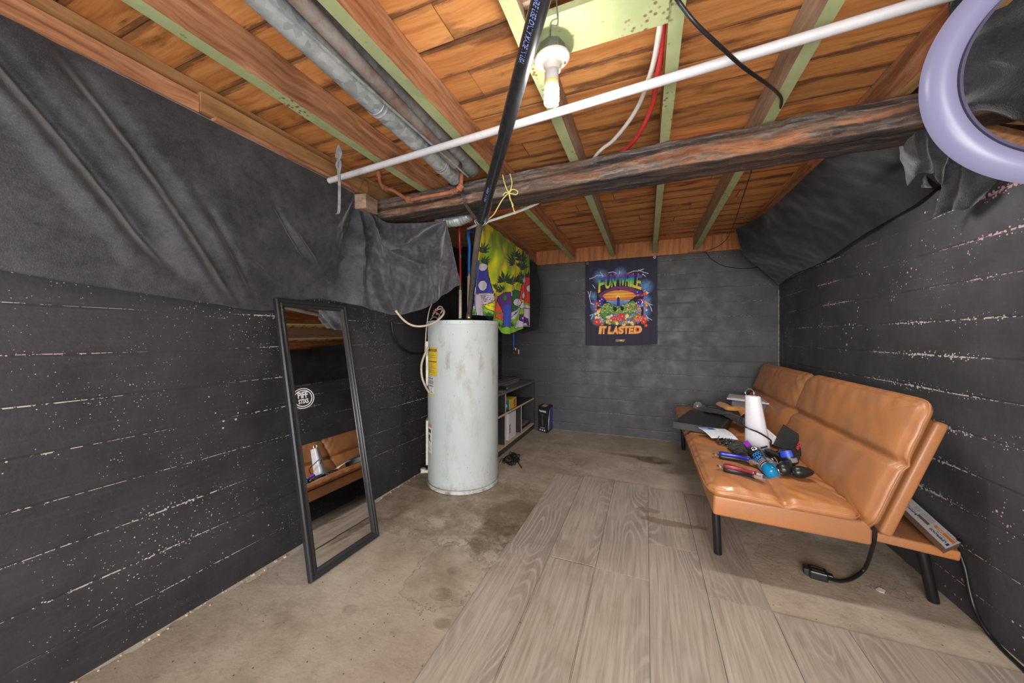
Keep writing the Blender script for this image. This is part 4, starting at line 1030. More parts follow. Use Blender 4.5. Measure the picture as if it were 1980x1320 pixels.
    for k in range(4): cv.line(Q([(800+6*k, 1110-6*k), (880-12*k, 1010+10*k)]), .0035, K)
    shp([(885, 1070), (935, 1065), (980, 1120), (990, 1190), (940, 1180), (880, 1130)], (84, 46, 110))
    for x, y in ((905, 1110), (935, 1140), (965, 1180), (905, 1160), (930, 1085)): dot(x, y, 9, 13, (206, 202, 214), (84, 46, 110))
    # curling green and violet doodles
    for k, cc in enumerate(((70, 60, 130), (120, 60, 130), (54, 120, 70))):
        cv.line(Q([(290+24*math.cos(a)*(a/9)+k*28, 1060+26*math.sin(a)*(a/9)) for a in np.linspace(0, 9, 30)]), .006, cc)
    z_of = lambda y: 1.757 if y < 2.1 else 1.757-.0*(y-2.1)
    def fn(u, v):
        yl = 1.965-.125*v; y = yl+(3.03-yl)*u
        zt = 1.765-.012*u; zb = 1.128-.10*sm(.25, .48, u)+.055*sm(.55, 1, u)+.01*math.sin(u*9)
        z = zt+(zb-zt)*v
        x = -1.0+.020*math.sin(u*24+.6+v*1.4)*(.25+.75*v)*.8+.010*math.sin(u*45+v*3)*(.3+.6*v)-.02*u+.035*math.exp(-((v-.18-.55*u*(1-u))/.12)**2)*math.exp(-((u-.35)/.3)**2)
        return Vector((x, y, z))
    mb = MB(); mb.col = []; NU, NV = 250, 190; mb.grid(fn, NU, NV)
    for j in range(NV):
        for i in range(NU):
            p = fn((i+.5)/NU, (j+.5)/NV); mb.col.append(tuple(cv.at((p.y-y0)/(y1-y0), (z1-p.z)/(z1-z0))))
    o = mb.build('tapestry', M['print_cloth'], smooth=True, angle=180)
    s_ = o.modifiers.new('thickness', 'SOLIDIFY'); s_.thickness = .0018*S; s_.offset = 0
    tag(o, 'bright yellow-green tapestry of spotted mushrooms and fan leaves behind the water heater', 'tapestry')
tapestry()

# ================================================================ poster
def poster():
    W_, H_ = 250, 300
    cv = Canvas(W_, H_, (52, 50, 66))
    R = random.Random(4)
    # crop coordinates (6 per photo pixel) -> poster unit square
    def q(x, y): return ((x-188)/(1030-188), (y-(190-45*(x-200)/800))/(1180-(190-45*(x-200)/800)))
    def Q(L): return [q(*p) for p in L]
    def glow(x, y, r, c, k=.8):
        cx, cy = q(x, y); d = np.sqrt(((cv.X-cx)*W_)**2+((cv.Y-cy)*H_)**2)/(r/842*W_); a = np.clip(1-d, 0, 1)[..., None]*k
        a = a*(.75+.5*np.array([[noise.noise(Vector((i*.12, j*.12, r))) for i in range(W_)] for j in range(H_)])[..., None]); a = np.clip(a, 0, 1)
        cv.a = (cv.a*(1-a)+np.array(lin(c))*a).astype(np.float32)
    for x, y, r in ((380, 380, 110), (610, 340, 90), (350, 860, 110), (900, 500, 100), (870, 790, 100), (330, 720, 90), (900, 660, 80), (290, 600, 60)): glow(x, y, r, (120, 168, 226), .95)
    def bolt(L, w=.008, c=(196, 206, 238)): cv.line(Q(L), w, c)
    for L in ([(240, 400), (300, 380), (330, 355), (390, 355)], [(370, 320), (405, 360), (400, 380)], [(470, 330), (520, 315), (570, 335)], [(600, 305), (605, 370)], [(700, 340), (770, 310), (820, 312), (880, 290)],
              [(820, 300), (880, 330), (930, 345)], [(850, 380), (870, 350), (900, 380)], [(220, 545), (245, 610), (235, 600), (255, 680), (285, 700)], [(245, 600), (258, 545)], [(255, 690), (300, 700)],
              [(245, 830), (280, 820), (330, 790)], [(262, 870), (285, 825)], [(880, 665), (930, 695), (960, 750), (970, 790)], [(935, 700), (975, 720)], [(890, 810), (920, 860), (930, 900)], [(920, 860), (970, 895)],
              [(820, 620), (870, 560), (900, 540)], [(775, 640), (830, 600), (870, 550)], [(715, 620), (740, 560), (760, 545)], [(280, 470), (310, 510)], [(900, 600), (940, 570)]): bolt(L)
    # dark halo behind the picture
    cv.poly(Q([(330, 560), (420, 470), (600, 450), (800, 470), (880, 560), (880, 900), (330, 900)]), (44, 40, 60))
    # meadow
    mead = Q([(380, 740), (430, 690), (500, 700), (560, 720), (620, 730), (690, 690), (760, 660), (800, 700), (850, 720), (850, 830), (820, 900), (700, 940), (460, 930), (370, 850)])
    cv.poly(mead, (104, 146, 78))
    for k in range(700):
        x, y = R.uniform(370, 850), R.uniform(690, 925)
        c = R.choice([(166, 190, 90), (196, 196, 96), (76, 124, 72), (60, 104, 70), (136, 170, 110), (206, 190, 120)]) if y < 800 else R.choice([(60, 110, 72), (84, 130, 84), (46, 90, 66), (110, 150, 96)])
        a, b = q(x, y); cv.ell(a, b, .008, .006, c)
    # eye: lid, sunset, sea, tower
    cv.poly(Q([(350, 590), (420, 545), (480, 520), (560, 490), (650, 485), (740, 505), (800, 540), (860, 560), (850, 610), (800, 620), (600, 520), (420, 600), (380, 640)]), (112, 62, 96))
    def sunset(X, Y):
        ry = (Y-q(600, 530)[1])/(q(600, 660)[1]-q(600, 530)[1]); rx = np.abs(X-q(590, 0)[0])*2.2
        s_ = np.clip(1-rx+.35*np.sin(Y*190), 0, 1)*np.clip(1.1-np.abs(ry-.45)*1.8, 0, 1)
        a, b = np.array(lin((206, 64, 44))), np.array(lin((238, 190, 84)))
        return (a*(1-s_[..., None])+b*s_[..., None]).astype(np.float32)
    cv.poly(Q([(395, 600), (460, 560), (530, 540), (620, 532), (700, 545), (760, 570), (800, 600), (750, 640), (650, 655), (500, 658), (430, 640)]), sunset)
    cv.poly(Q([(430, 645), (560, 655), (740, 645), (690, 690), (600, 725), (520, 700)]), (92, 124, 176))
    cv.line(Q([(450, 665), (720, 660)]), .006, (200, 206, 220)); cv.line(Q([(470, 683), (690, 680)]), .005, (140, 170, 206))
    a, b = q(587, 615); cv.ell(a, b, .026, .020, (240, 214, 120))
    cv.poly(Q([(572, 640), (578, 618), (590, 612), (600, 620), (606, 640), (606, 720), (570, 720)]), (40, 58, 130))
    for x, y, s_ in ((550, 755, 22), (635, 750, 20)):
        a, b = q(x, y); cv.ell(a, b, s_/842, s_/900*1.1, (34, 44, 34)); a, b = q(x-14, y-22); cv.ell(a, b, .012, .014, (34, 44, 34))
    # flowers
    for k in range(150):
        side = R.random()
        if side < .55: x, y = R.uniform(350, 860), R.uniform(820, 940)
        elif side < .78: x, y = R.uniform(310, 420), R.uniform(640, 900)
        else: x, y = R.uniform(800, 920), R.uniform(560, 900)
        c = R.choice([(208, 66, 66), (216, 90, 120), (232, 220, 150), (240, 236, 230), (120, 80, 170), (226, 150, 60), (90, 130, 200), (198, 60, 60)]); r = R.uniform(.008, .017)
        a, b = q(x, y)
        for t in range(5): cv.ell(a+r*math.cos(t*1.256), b+r*.85*math.sin(t*1.256), r*.62, r*.55, c)
        cv.ell(a, b, r*.35, r*.3, (240, 226, 150))
    for x, y, r in ((330, 905, .045), (635, 840, .038), (880, 910, .035), (525, 860, .028), (330, 690, .026), (890, 585, .026), (715, 740, .018), (905, 955, .022)):
        a, b = q(x, y)
        for t in range(5): cv.ell(a+r*.6*math.cos(t*1.256), b+r*.5*math.sin(t*1.256), r*.5, r*.42, (212, 62, 58))
        cv.ell(a, b, r*.3, r*.25, (240, 150, 120))
    for x, y in ((380, 690), (400, 640), (830, 680), (815, 560)):
        a, b = q(x, y); cv.ell(a, b, .035, .028, (70, 52, 140)); cv.ell(a-.01, b, .008, .007, (206, 196, 236))
    # lettering
    def rainbow(top, bot):
        st = [(0, (112, 60, 170)), (.18, (60, 70, 190)), (.36, (60, 170, 120)), (.6, (176, 206, 74)), (1, (240, 190, 70))]
        def f(X, Y):
            t = np.clip((Y-top)/(bot-top), 0, 1); out = np.zeros(t.shape+(3,), np.float32)
            for ch in range(3): out[..., ch] = np.interp(t, [s_[0] for s_ in st], [lin(s_[1])[ch] for s_ in st])
            return out
        return f
    def melt(letters, xs, topf, botf, bold, colour):
        for ch, (x0, x1) in zip(letters, xs):
            for t in text_tris(ch, bold):
                P = []
                for a, b in t:
                    x = x0+(x1-x0)*a; tp, bt = topf(x), botf(x); P.append(q(x+(26 if b > .75 else 0)*(b-.75)*2, bt+(tp-bt)*b))
                cv.poly(P, colour)
    xs = [(345, 425), (432, 500), (505, 560), (585, 665), (668, 712), (716, 744), (748, 790), (792, 850)]
    tf = lambda x: 392-50*math.sin((x-330)/540*3.14)*.6-30*(x-330)/540; bf = lambda x: 575-75*math.sin((x-330)/540*3.14)-30*(x-340)/520
    tt, bb = q(600, 350)[1], q(600, 540)[1]
    melt('FUNWHILE', xs, tf, bf, .075, (96, 34, 66)); melt('FUNWHILE', xs, tf, bf, .03, rainbow(tt, bb))
    for x in (430, 500, 560, 630, 700, 760, 820):
        a, b = q(x, tf(x)-4); cv.ell(a, b, .013, .011, (214, 60, 74))
    xs2 = [(352, 384), (388, 440), (462, 520), (520, 585), (590, 650), (652, 706), (708, 762), (765, 860)]
    tp, bt = 955, 1045
    for bold, c, ex in ((.13, (176, 50, 90), 4), (.085, (222, 104, 52), 2), (.03, (226, 186, 90), 0)):
        melt('ITLASTED', [(a-ex, b+ex) for a, b in xs2], lambda x: tp-ex, lambda x: bt+ex, bold, c)
    melt('TEENAGE', [(552+16*k, 567+16*k) for k in range(7)], lambda x: 1108, lambda x: 1134, .02, (214, 196, 130))
    c = [aty(1132, 505, 3.585), aty(1271, 495, 3.585), aty(1271, 665, 3.585), aty(1132, 667, 3.585)]
    p = thing('poster', 'dark cloth poster of a psychedelic eye and flowers reading FUN WHILE IT LASTED', 'poster', tuple((c[2]+c[3])/2))
    def fn(u, v):
        a = c[0].lerp(c[1], u).lerp(c[3].lerp(c[2], u), v)
        e = .010*math.exp(-(u/.06)**2)+.010*math.exp(-((1-u)/.07)**2)
        r = .006*math.sin(u*26+v*2)*(1-v)**2+.004*math.sin(u*40)*v**3+.012*math.exp(-((u-.88-.05*v)/.025)**2)*.6+.008*math.exp(-((u-.05-.06*v)/.03)**2)
        sag = -.010*math.sin(math.pi*u)*v**2-.006*math.sin(math.pi*u)*(1-v)**3
        return a+Vector((0, -abs(r)*.8-.002, sag))
    mb = MB(); mb.col = []; printed(mb, cv, fn, W_, H_)
    o = mb.build('printed_cloth', M['print_cloth'], p, smooth=True, angle=180)
    s_ = o.modifiers.new('thickness', 'SOLIDIFY'); s_.thickness = .0012*S; s_.offset = 0
    for u, v in ((.965, .012), (.035, .03)):
        MB().lathe([(.006, 0), (.013, 0), (.013, .004), (.006, .004), (.006, 0)], fn(u, v)+Vector((0, -.002, 0)), (0, -1, 0), 20).build('grommet', M['chrome'], p, smooth=True, angle=30)
poster()

# ================================================================ leaning mirror
MO = Vector((-1.262, .981, .004)); MY = Vector((.046, 1, 0)).normalized(); MU = Vector((-.250, .026, 1.163)); ML = MU.length; MU.normalize(); MW = .362
MN = MY.cross(MU).normalized()
mir = thing('leaning_mirror', 'tall black-framed mirror leaning against the left wall under the curtain', 'mirror', tuple(MO+MY*MW/2))
def mp(a, b, n=0): return MO+MY*a+MU*b+MN*n
def frame():
    mb = MB(); prof = [(0, -.012), (0, .006), (.005, .011), (.012, .011), (.017, .007), (.024, .009), (.029, .005), (.034, .002), (.0375, .0005), (.0375, -.012)]
    def loop(i): return [mp(i, i), mp(MW-i, i), mp(MW-i, ML-i), mp(i, ML-i)]
    k = 0
    for (i, n) in prof:
        mb.v += [tuple(p+MN*n) for p in loop(i)]
    for a in range(len(prof)-1):
        for j in range(4):
            j2 = (j+1) % 4; mb.f.append((a*4+j, a*4+j2, a*4+4+j2, a*4+4+j)); mb.m.append(0)
    return mb
frame().build('frame', plain('black_satin_frame', (36, 36, 40), .35), mir)
MB().add([mp(.036, .036, -.002), mp(MW-.036, .036, -.002), mp(MW-.036, ML-.036, -.002), mp(.036, ML-.036, -.002)], [(0, 1, 2, 3)]).build('mirror_glass', M['mirror'], mir)
MB().obox(mp(MW/2, ML/2, -.0105), MY*(MW/2-.004), MU*(ML/2-.004), MN*.0015).build('backing', M['black_matte'], mir)
def on_plane(u, v, P0, n):
    r = Vector(ray(u, v)); o_ = Vector((0, 0, 1)); t = (P0-o_).dot(n)/r.dot(n); return o_+r*t
sc_ = on_plane(581, 771, mp(0, 0), MN); ds = sc_-MO; sa, sb = ds.dot(MY), ds.dot(MU)
st = MB()
def disc(mb, a, b, r0, r1, n, m=0, ns=48):
    vs = [];
    for k in range(ns):
        th = 2*math.pi*k/ns
        vs.append(mp(a+1.15*r0*math.cos(th), b+r0*math.sin(th), n)); vs.append(mp(a+1.15*r1*math.cos(th), b+r1*math.sin(th), n))
    mb.add(vs, [(2*k, 2*k+1, (2*k+3) % (2*ns), (2*k+2) % (2*ns)) for k in range(ns)], m)
SR = .045; sa += .004
disc(st, sa, sb, .0001, SR, -.0012, 0); disc(st, sa, sb, SR*.93, SR, -.0009, 1); disc(st, sa, sb, SR*.74, SR*.82, -.0009, 1)
text_mesh(st, 'PiFF', mp(sa-.023, sb+.001, -.0009), MY*.046, MU*.028, .03, 1)
text_mesh(st, 'STIXS', mp(sa-.023, sb-.023, -.0009), MY*.046, MU*.020, .03, 1)
stk = st.build('sticker', [M['dark_print'], M['white_print']], mir); stk['label'] = 'round black sticker with white ring reading PiFF STIXS'

# ================================================================ water heater
HC = Vector((-1.19, 2.094, 0)); HRad = .242; HT = 1.103
wh = thing('water_heater', 'tall scuffed white cylindrical water heater standing on stained concrete', 'water heater', tuple(HC))
MB().lathe([(0, .012), (HRad-.012, .012), (HRad-.004, .02), (HRad, .032), (HRad, HT-.03), (HRad+.001, HT-.028), (HRad+.001, HT-.026)], HC, n=96).build('tank_body', M['tank'], wh, smooth=True, angle=30)
MB().lathe([(HRad-.02, 0), (HRad-.006, 0), (HRad+.003, .004), (HRad+.003, .026), (HRad, .028)], HC, n=96).build('base_ring', M['tank'], wh, smooth=True, angle=30)
MB().lathe([(HRad+.001, HT-.027), (HRad+.004, HT-.025), (HRad+.004, HT-.002), (HRad, HT), (HRad-.006, HT), (0, HT+.004)], HC, n=96).build('top_cap', M['tank'], wh, smooth=True, angle=30)
MB().lathe([(HRad+.001, .0275), (HRad+.0042, .028), (HRad+.0042, .0305), (HRad+.001, .031)], HC, n=96).build('rusty_seam', M['rusty'], wh, smooth=True)
for dg in (255, 275, 295, 315, 335, 235):
    a = math.radians(dg); e = Vector((math.cos(a), math.sin(a), 0))
    MB().lathe([(0, 0), (.0035, 0), (.003, .002), (0, .0025)], HC+e*(HRad+.004)+Vector((0, 0, HT-.014)), e, 8).build('screw', M['rusty'], wh)
def curved(cv, a0, a1, z0, z1, off, name, mat, parent=wh, nu=None, nv=None):
    mb = MB(); mb.col = []
    def fn(u, v):
        a = math.radians(a0+(a1-a0)*u); return HC+Vector((math.cos(a)*(HRad+off), math.sin(a)*(HRad+off), z1+(z0-z1)*v))
    printed(mb, cv, fn, nu, nv); return mb.build(name, mat, parent)
cy = Canvas(90, 140, (206, 176, 52))
cy.text('ENERGYGUIDE', .04, .05, .96, .15, (36, 32, 26), .05)
for x in (.3, .5, .66): cy.ell(x, .20, .02, .012, (40, 36, 30))
for k, (yy, x1_) in enumerate(((.27, .9), (.31, .7), (.35, .85), (.39, .4))): cy.line([(.06, yy), (x1_, yy)], .018, (120, 104, 50))
cy.poly([(.42, .43), (.48, .43), (.45, .46)], (40, 36, 30)); cy.line([(.06, .50), (.94, .50)], .04, (50, 44, 30))
for k in range(9): cy.line([(.06, .56+.04*k), (.5+.4*random.random(), .56+.04*k)], .016, (128, 110, 50))
cy.ell(.3, .84, .03, .02, (40, 36, 30)); cy.line([(.02, .955), (.98, .955)], .02, (150, 128, 50))
o = curved(cy, 228, 256.5, .742, .928, .0012, 'energy_label', M['print']); o['label'] = 'yellow printed energy label'
cw = Canvas(70, 90, (206, 206, 206))
cw.text('WARNING', .08, .03, .9, .13, (40, 40, 44), .05); cw.poly([(.06, .17), (.94, .17), (.94, .40), (.06, .40)], (150, 150, 156))
cw.text('CAUTION', .08, .44, .92, .55, (40, 40, 44), .05); cw.line([(.2, .6), (.28, .85)], .05, (50, 50, 56)); cw.line([(.7, .6), (.6, .82), (.8, .84)], .05, (50, 50, 56)); cw.poly([(0, .9), (1, .9), (1, 1), (0, 1)], (206, 184, 70))
curved(cw, 226, 249, .615, .735, .0012, 'warning_label', M['print'])
c3 = Canvas(60, 110, (212, 212, 212)); c3.poly([(0, 0), (1, 0), (1, .1), (0, .1)], (180, 130, 120)); c3.poly([(.15, .16), (.8, .16), (.8, .3), (.15, .3)], (60, 60, 64))
c3.poly([(.3, .4), (.5, .34), (.7, .42), (.55, .5), (.85, .62), (.5, .6), (.2, .5)], (54, 54, 60))
for k in range(8): c3.line([(.12, .68+.035*k), (.6+.3*random.random(), .68+.035*k)], .02, (130, 130, 134))
curved(c3, 226, 243, .235, .42, .0012, 'instruction_label', M['print'])
for z0, z1 in ((.665, .965), (.13, .43)):
    mb = MB(); a0, a1 = 196, 220
    def fp(r_):
        return lambda u, v: HC+Vector((math.cos(math.radians(a0+(a1-a0)*u))*r_, math.sin(math.radians(a0+(a1-a0)*u))*r_, z0+(z1-z0)*v))
    f1 = fp(HRad+.012); f0 = fp(HRad)
    mb.grid(f1, 10, 1)
    mb.grid(lambda u, v: f1(u, 0).lerp(f0(u, 0), v), 10, 1); mb.grid(lambda u, v: f1(u, 1).lerp(f0(u, 1), v), 10, 1)
    mb.grid(lambda u, v: f1(0, u).lerp(f0(0, u), v), 1, 1); mb.grid(lambda u, v: f1(1, u).lerp(f0(1, u), v), 1, 1)
    mb.build('access_panel', M['white_dirty'], wh)
# drain valve
a = math.radians(212); e = Vector((math.cos(a), math.sin(a), 0))
MB().tube([HC+e*HRad+Vector((0, 0, .075)), HC+e*(HRad+.045)+Vector((0, 0, .075))], .011, 12).build('drain_valve', M['white_dirty'], wh, smooth=True, angle=50)
MB().lathe([(0, 0), (.018, 0), (.018, .012), (0, .012)], HC+e*(HRad+.03)+Vector((0, 0, .085)), n=8).build('valve_knob', M['white_dirty'], wh)
# fittings on the top
MB().lathe([(0, 0), (.03, 0), (.03, .012), (.02, .02), (0, .02)], (HR.x, HR.y, HT), n=16).build('pipe_nipple', M['black_matte'], wh, smooth=True, angle=30)
MB().lathe([(0, 0), (.03, 0), (.03, .012), (.02, .02), (0, .02)], (HB.x, HB.y, HT), n=16).build('pipe_nipple', M['black_matte'], wh, smooth=True, angle=30)
# wiring: cream cable looping to the junction on the top, black cable behind
def Z(u, v, d): return atd(u, v, d)
cp = [Z(765, 600, 1.93), Z(780, 618, 1.97), Z(798, 629, 2.0), Z(820, 630, 2.04), Z(842, 622, 2.1), Z(857, 608, 2.15), Z(857, 598, 2.2), Z(846, 598, 2.24), Z(838, 606, 2.26)]
pipe_thing('cream_cable', 'cream electric cable swagging from the curtain to the heater top', 'cable', crm(cp, 8), .0062, M['cable_white'], 10)
cp = [Z(833, 575, 2.25), Z(829, 600, 2.27), Z(827, 619, 2.27)]
cp = [Z(846, 560, 2.26), Z(838, 580, 2.26), Z(830, 600, 2.26), Z(827, 616, 2.26), Z(824, 640, 2.32), Z(822, 680, 2.36)]
pipe_thing('cream_cable', 'thin cream cable rising behind the heater\'s top left edge', 'cable', crm(cp, 8), .004, M['cable_white'], 8)
p = thing('wire_connectors', 'bundle of stripped wires and pink wire nuts on the heater top', 'wires', tuple(Z(842, 612, 2.28)))
for k, (pts, mt) in enumerate((([(842, 600), (850, 592), (856, 596), (852, 606)], 'cable_white'), ([(835, 612), (842, 604), (850, 608), (846, 616)], 'steel'), ([(838, 600), (846, 606), (852, 612)], 'steel'), ([(832, 618), (840, 612), (848, 618)], 'steel'))):
    MB().tube(crm([Z(u, v, 2.22) for u, v in pts], 6), .0035, 8).build('wire', M[mt], p, smooth=True)
for u, v in ((842, 599), (857, 601), (845, 606)):
    MB().lathe([(0, -.009), (.0045, -.009), (.0065, .007), (0, .009)], Z(u, v, 2.21), (.3, 0, 1), 10).build('wire_nut', plain('pink_wire_nut', (206, 96, 96), .5), p, smooth=True, angle=50)
cp = [Z(758, 628, 2.08), Z(768, 655, 2.2), Z(782, 674, 2.3), Z(800, 684, 2.4), Z(818, 686, 2.5)]
cp = [atx(757, 622, -1.53), atx(762, 650, -1.53), atx(776, 672, -1.53), atx(795, 683, -1.53), atx(815, 683, -1.52), atx(830, 676, -1.50)]
pipe_thing('black_cable', 'black cable sagging down the wall between mirror and heater', 'cable', crm(cp, 8), .0065, M['black_plastic'], 10)
cp = [Z(828, 672, 2.24), Z(820, 688, 2.28), Z(815, 706, 2.30), Z(816, 728, 2.30), Z(822, 745, 2.28), Z(829, 757, 2.24)]
pipe_thing('cream_cable', 'cream cable bowing out between the heater\'s side panel and the wall', 'cable', crm(cp, 8), .007, M['cable_white'], 10)

# ================================================================ low shelf unit
SX0, SX1, SY0, SY1, SZ = -1.40, -1.135, 2.50, 3.545, .522
sh = thing('shelf_unit', 'low black shelf unit with bare board edges behind the water heater', 'shelf', ((SX0+SX1)/2, (SY0+SY1)/2, 0))
MB().box(SX0, SX1+.004, SY0, SY1, SZ-.018, SZ).build('top_board', [M['grey_shelf_top']], sh, bevel=.001)
MB().box(SX0, SX1, SY1-.016, SY1, 0, SZ-.018).build('side_panel', M['black_board'], sh, bevel=.001)
MB().box(SX0, SX1, SY0, SY0+.016, 0, SZ-.018).build('side_panel', M['black_board'], sh, bevel=.001)
MB().box(SX0, SX0+.006, SY0, SY1, .0, SZ-.018).build('back_panel', M['black_board'], sh)
def board(y0, y1, z0, z1, nm='shelf_board'):
    b = MB().box(SX0+.006, SX1-.003, y0, y1, z0, z1).build(nm, M['black_board'] if nm != 'bottom_board' else M['shelf_edge'], sh)
    MB().box(SX1-.003, SX1, y0, y1, z0, z1).build('edge_strip', M['shelf_edge'], b)
board(SY0+.016, SY1-.016, .320, .336); board(SY0+.016, SY1-.016, .046, .060, 'bottom_board')
MB().box(SX1-.016, SX1-.002, SY0+.016, SY1-.016, 0, .046).build('plinth', M['black_board'], sh)
yd = atx(978, 740, SX1).y
board(yd-.006, yd+.006, .336, SZ-.018, 'divider')
yd2 = atx(1008.5, 790, SX1).y; board(yd2-.006, yd2+.006, .060, .320, 'divider')
yd3 = atx(977, 830, SX1).y; board(yd3-.006, yd3+.006, .060, .320, 'divider')
# things on the shelf
def boxy(name, label, cat, c, e, hz, mat, bevel=.002, group=None):
    """upright box: base centre c, half sizes e=(ex,ey vectors), height hz"""
    o = MB().obox(Vector(c)+Vector((0, 0, hz/2)), e[0], e[1], (0, 0, hz/2)).build(name, mat, bevel=bevel); return tag(o, label, cat, group)
yc = (atx(982, 790, SX1).y+atx(1004, 780, SX1).y)/2
p = thing('small_carton', 'small yellow carton with teal end on the middle shelf', 'box', (SX1-.06, yc, .336))
MB().box(SX1-.11, SX1-.012, yc-.075, yc+.10, .3365, .428).build('carton', M['yellow_card'], p, bevel=.0015)
MB().box(SX1-.108, SX1-.014, yc-.0765, yc-.0755, .338, .426).build('carton_end', M['teal_card'], p)
mb = MB(); disc_c = Vector((SX1-.055, yc-.0768, .372))
mb.lathe([(.012, 0), (.019, 0), (.019, .0006), (.012, .0006), (.012, 0)], disc_c, (0, -1, 0), 20); mb.build('round_mark', M['white_print'], p)
MB().box(SX1-.0118, SX1-.0112, yc+.03, yc+.075, .345, .42).build('side_print', M['rust_pipe'], p)
yw = (yd3+yd2)/2+.02
p = thing('white_carton', 'white carton printed WAHL standing in the lower shelf', 'box', (SX1-.10, yw, .061))
MB().box(SX1-.20, SX1-.02, yw-.10, yw+.085, .061, .300).build('carton', M['white_card'], p, bevel=.0015)
mb = MB(); text_mesh(mb, 'WAHL', (SX1-.175, yw-.1006, .115), (0, 0, .09), (.03, 0, 0), .05); mb.build('lettering', M['dark_print'], p)
mb = MB()
text_mesh(mb, 'WAHL', (SX1-.0195, yw-.055, .115), (0, 0, .09), (0, -.030, 0), .05); mb.build('lettering', M['dark_print'], p)
o = MB().box(SX1-.17, SX1-.03, yd2+.02, SY1-.05, .0605, .078).build('flat_case', M['black_plastic'], bevel=.003); tag(o, 'flat black case lying in the lowest right-hand shelf bay', 'case')
o = MB().box(SX1-.16, SX1-.04, yd2+.03, SY1-.07, .0785, .104).build('flat_case', M['grey_shelf_top'], bevel=.003); tag(o, 'grey case lying on the flat black case in the shelf bay', 'case')
o = MB().box(SX1-.035, SX1-.008, yd2+.007, yd2+.03, .105, .235).build('power_adapter', M['cream_pipe'], bevel=.004); tag(o, 'slim cream adapter stuck on the shelf divider', 'adapter')
# wire basket and gadgets on the top
p = thing('wire_basket', 'grey wire basket on top of the shelf unit', 'basket', (-1.30, 3.05, SZ))
bx0, bx1, by0, by1, bz = -1.385, -1.235, 2.85, 3.36, .065
for z in (SZ+.003, SZ+.035, SZ+.065):
    MB().tube([(bx0, by0, z), (bx1, by0, z), (bx1, by1, z), (bx0, by1, z)], .0022, 6, closed=True).build('basket_hoop', M['steel'], p)
mb = MB()
for k in range(19):
    y = by0+(by1-by0)*k/18
    for x in (bx0, bx1): mb.tube([(x, y, SZ+.003), (x, y, SZ+.065)], .0014, 5)
for k in range(7):
    x = bx0+(bx1-bx0)*k/6
    for y in (by0, by1): mb.tube([(x, y, SZ+.003), (x, y, SZ+.065)], .0014, 5)
mb.build('basket_wires', M['steel'], p)
MB().box(bx0+.004, bx1-.004, by0+.004, by1-.004, SZ+.001, SZ+.045).build('basket_contents', M['grey_shelf_top'], p, bevel=.006)
g = atx(975, 744, SX1-.04)
p = thing('hair_clippers', 'small dark clippers with a steel head on the shelf top', 'clippers', (g.x, g.y, SZ))
MB().tube([(g.x-.04, g.y-.10, SZ+.018), (g.x-.02, g.y-.03, SZ+.020), (g.x, g.y+.02, SZ+.016)], [.014, .018, .015], 14).build('body', M['black_plastic'], p, smooth=True, angle=50)
MB().obox((g.x+.006, g.y+.032, SZ+.014), (.015, .004, 0), (-.003, .012, 0), (0, 0, .006)).build('blade_head', M['chrome'], p)
g = atx(968, 758, SX1-.04)
o = MB().lathe([(0, 0), (.04, 0), (.042, .006), (.04, .010), (0, .010)], (g.x, g.y, SZ), n=24).build('round_lid', M['grey_shelf_top'], smooth=True, angle=40); tag(o, 'flat round lid near the front edge of the shelf top', 'lid')
# clipper carton on the floor by the back wall
bc = atz(1058, 838, 0); bA = atz(1040.5, 833, 0); bB = atz(1075, 823, 0)
ex = (bA-bc); ey = (bB-bc); ey = ey.normalized()*.23
p = thing('clipper_carton', 'black and blue clipper carton standing on the floor by the shelf unit', 'box', tuple(bc+ex/2+ey/2))
H_ = .262
mb = MB(); tp = .0
vs = [bc, bc+ex, bc+ex+ey, bc+ey]
mb.add([v_+Vector((0, 0, .001)) for v_ in vs]+[bc+Vector((0, 0, H_)), bc+ex+Vector((0, 0, H_)), bc+ex+ey+Vector((0, 0, H_)), bc+ey+Vector((0, 0, H_))],
       [(3, 2, 1, 0), (4, 5, 6, 7), (0, 1, 5, 4), (1, 2, 6, 5), (2, 3, 7, 6), (3, 0, 4, 7)]); mb.build('carton', M['black_matte'], p, bevel=.003)
nf = ey.normalized()*-1; fx = -ex
def fpt(a, b, n=.0015): return bc+ex+fx*a+Vector((0, 0, H_*b))+nf*n
mb = MB(); text_mesh(mb, 'TRIMMER', fpt(.10, .80), fx*.8, Vector((0, 0, H_*.07)), .04)
mb.build('front_print', M['white_print'], p); mb = MB(); text_mesh(mb, 'CORDLESS', fpt(.28, .165), fx*.44, Vector((0, 0, H_*.035)), .02)
mb.build('front_print', M['white_print'], p); mb = MB()
for k in range(3): mb.add([fpt(.18+.24*k, .06), fpt(.30+.24*k, .06), fpt(.30+.24*k, .12), fpt(.18+.24*k, .12)], [(0, 1, 2, 3)])
mb.build('front_print', M['white_print'], p)
mb = MB(); mb.add([fpt(a, b) for a, b in ((.40, .24), (.58, .24), (.60, .45), (.57, .62), (.66, .70), (.60, .74), (.38, .74), (.32, .70), (.41, .62), (.38, .45))], [tuple(range(10))]); mb.build('pictured_trimmer', M['steel'], p)
sn = Vector((ey.y, -ey.x, 0)).normalized()
def spt(a, b, n=.0015): return bc+ey*a+Vector((0, 0, H_*b))+sn*n
win = [(.18, .10), (.92, .10), (.95, .14), (.95, .84), (.90, .92), (.42, .92), (.34, .86), (.20, .45)]
mb = MB(); mb.add([spt(a, b, .002) for a, b in win], [tuple(range(len(win)))]); mb.build('side_window', M['blue_plastic'], p)
mb = MB(); mb.tube([spt(a, b, .003) for a, b in win], .0035, 8, closed=True); mb.build('window_rim', M['steel'], p, smooth=True)
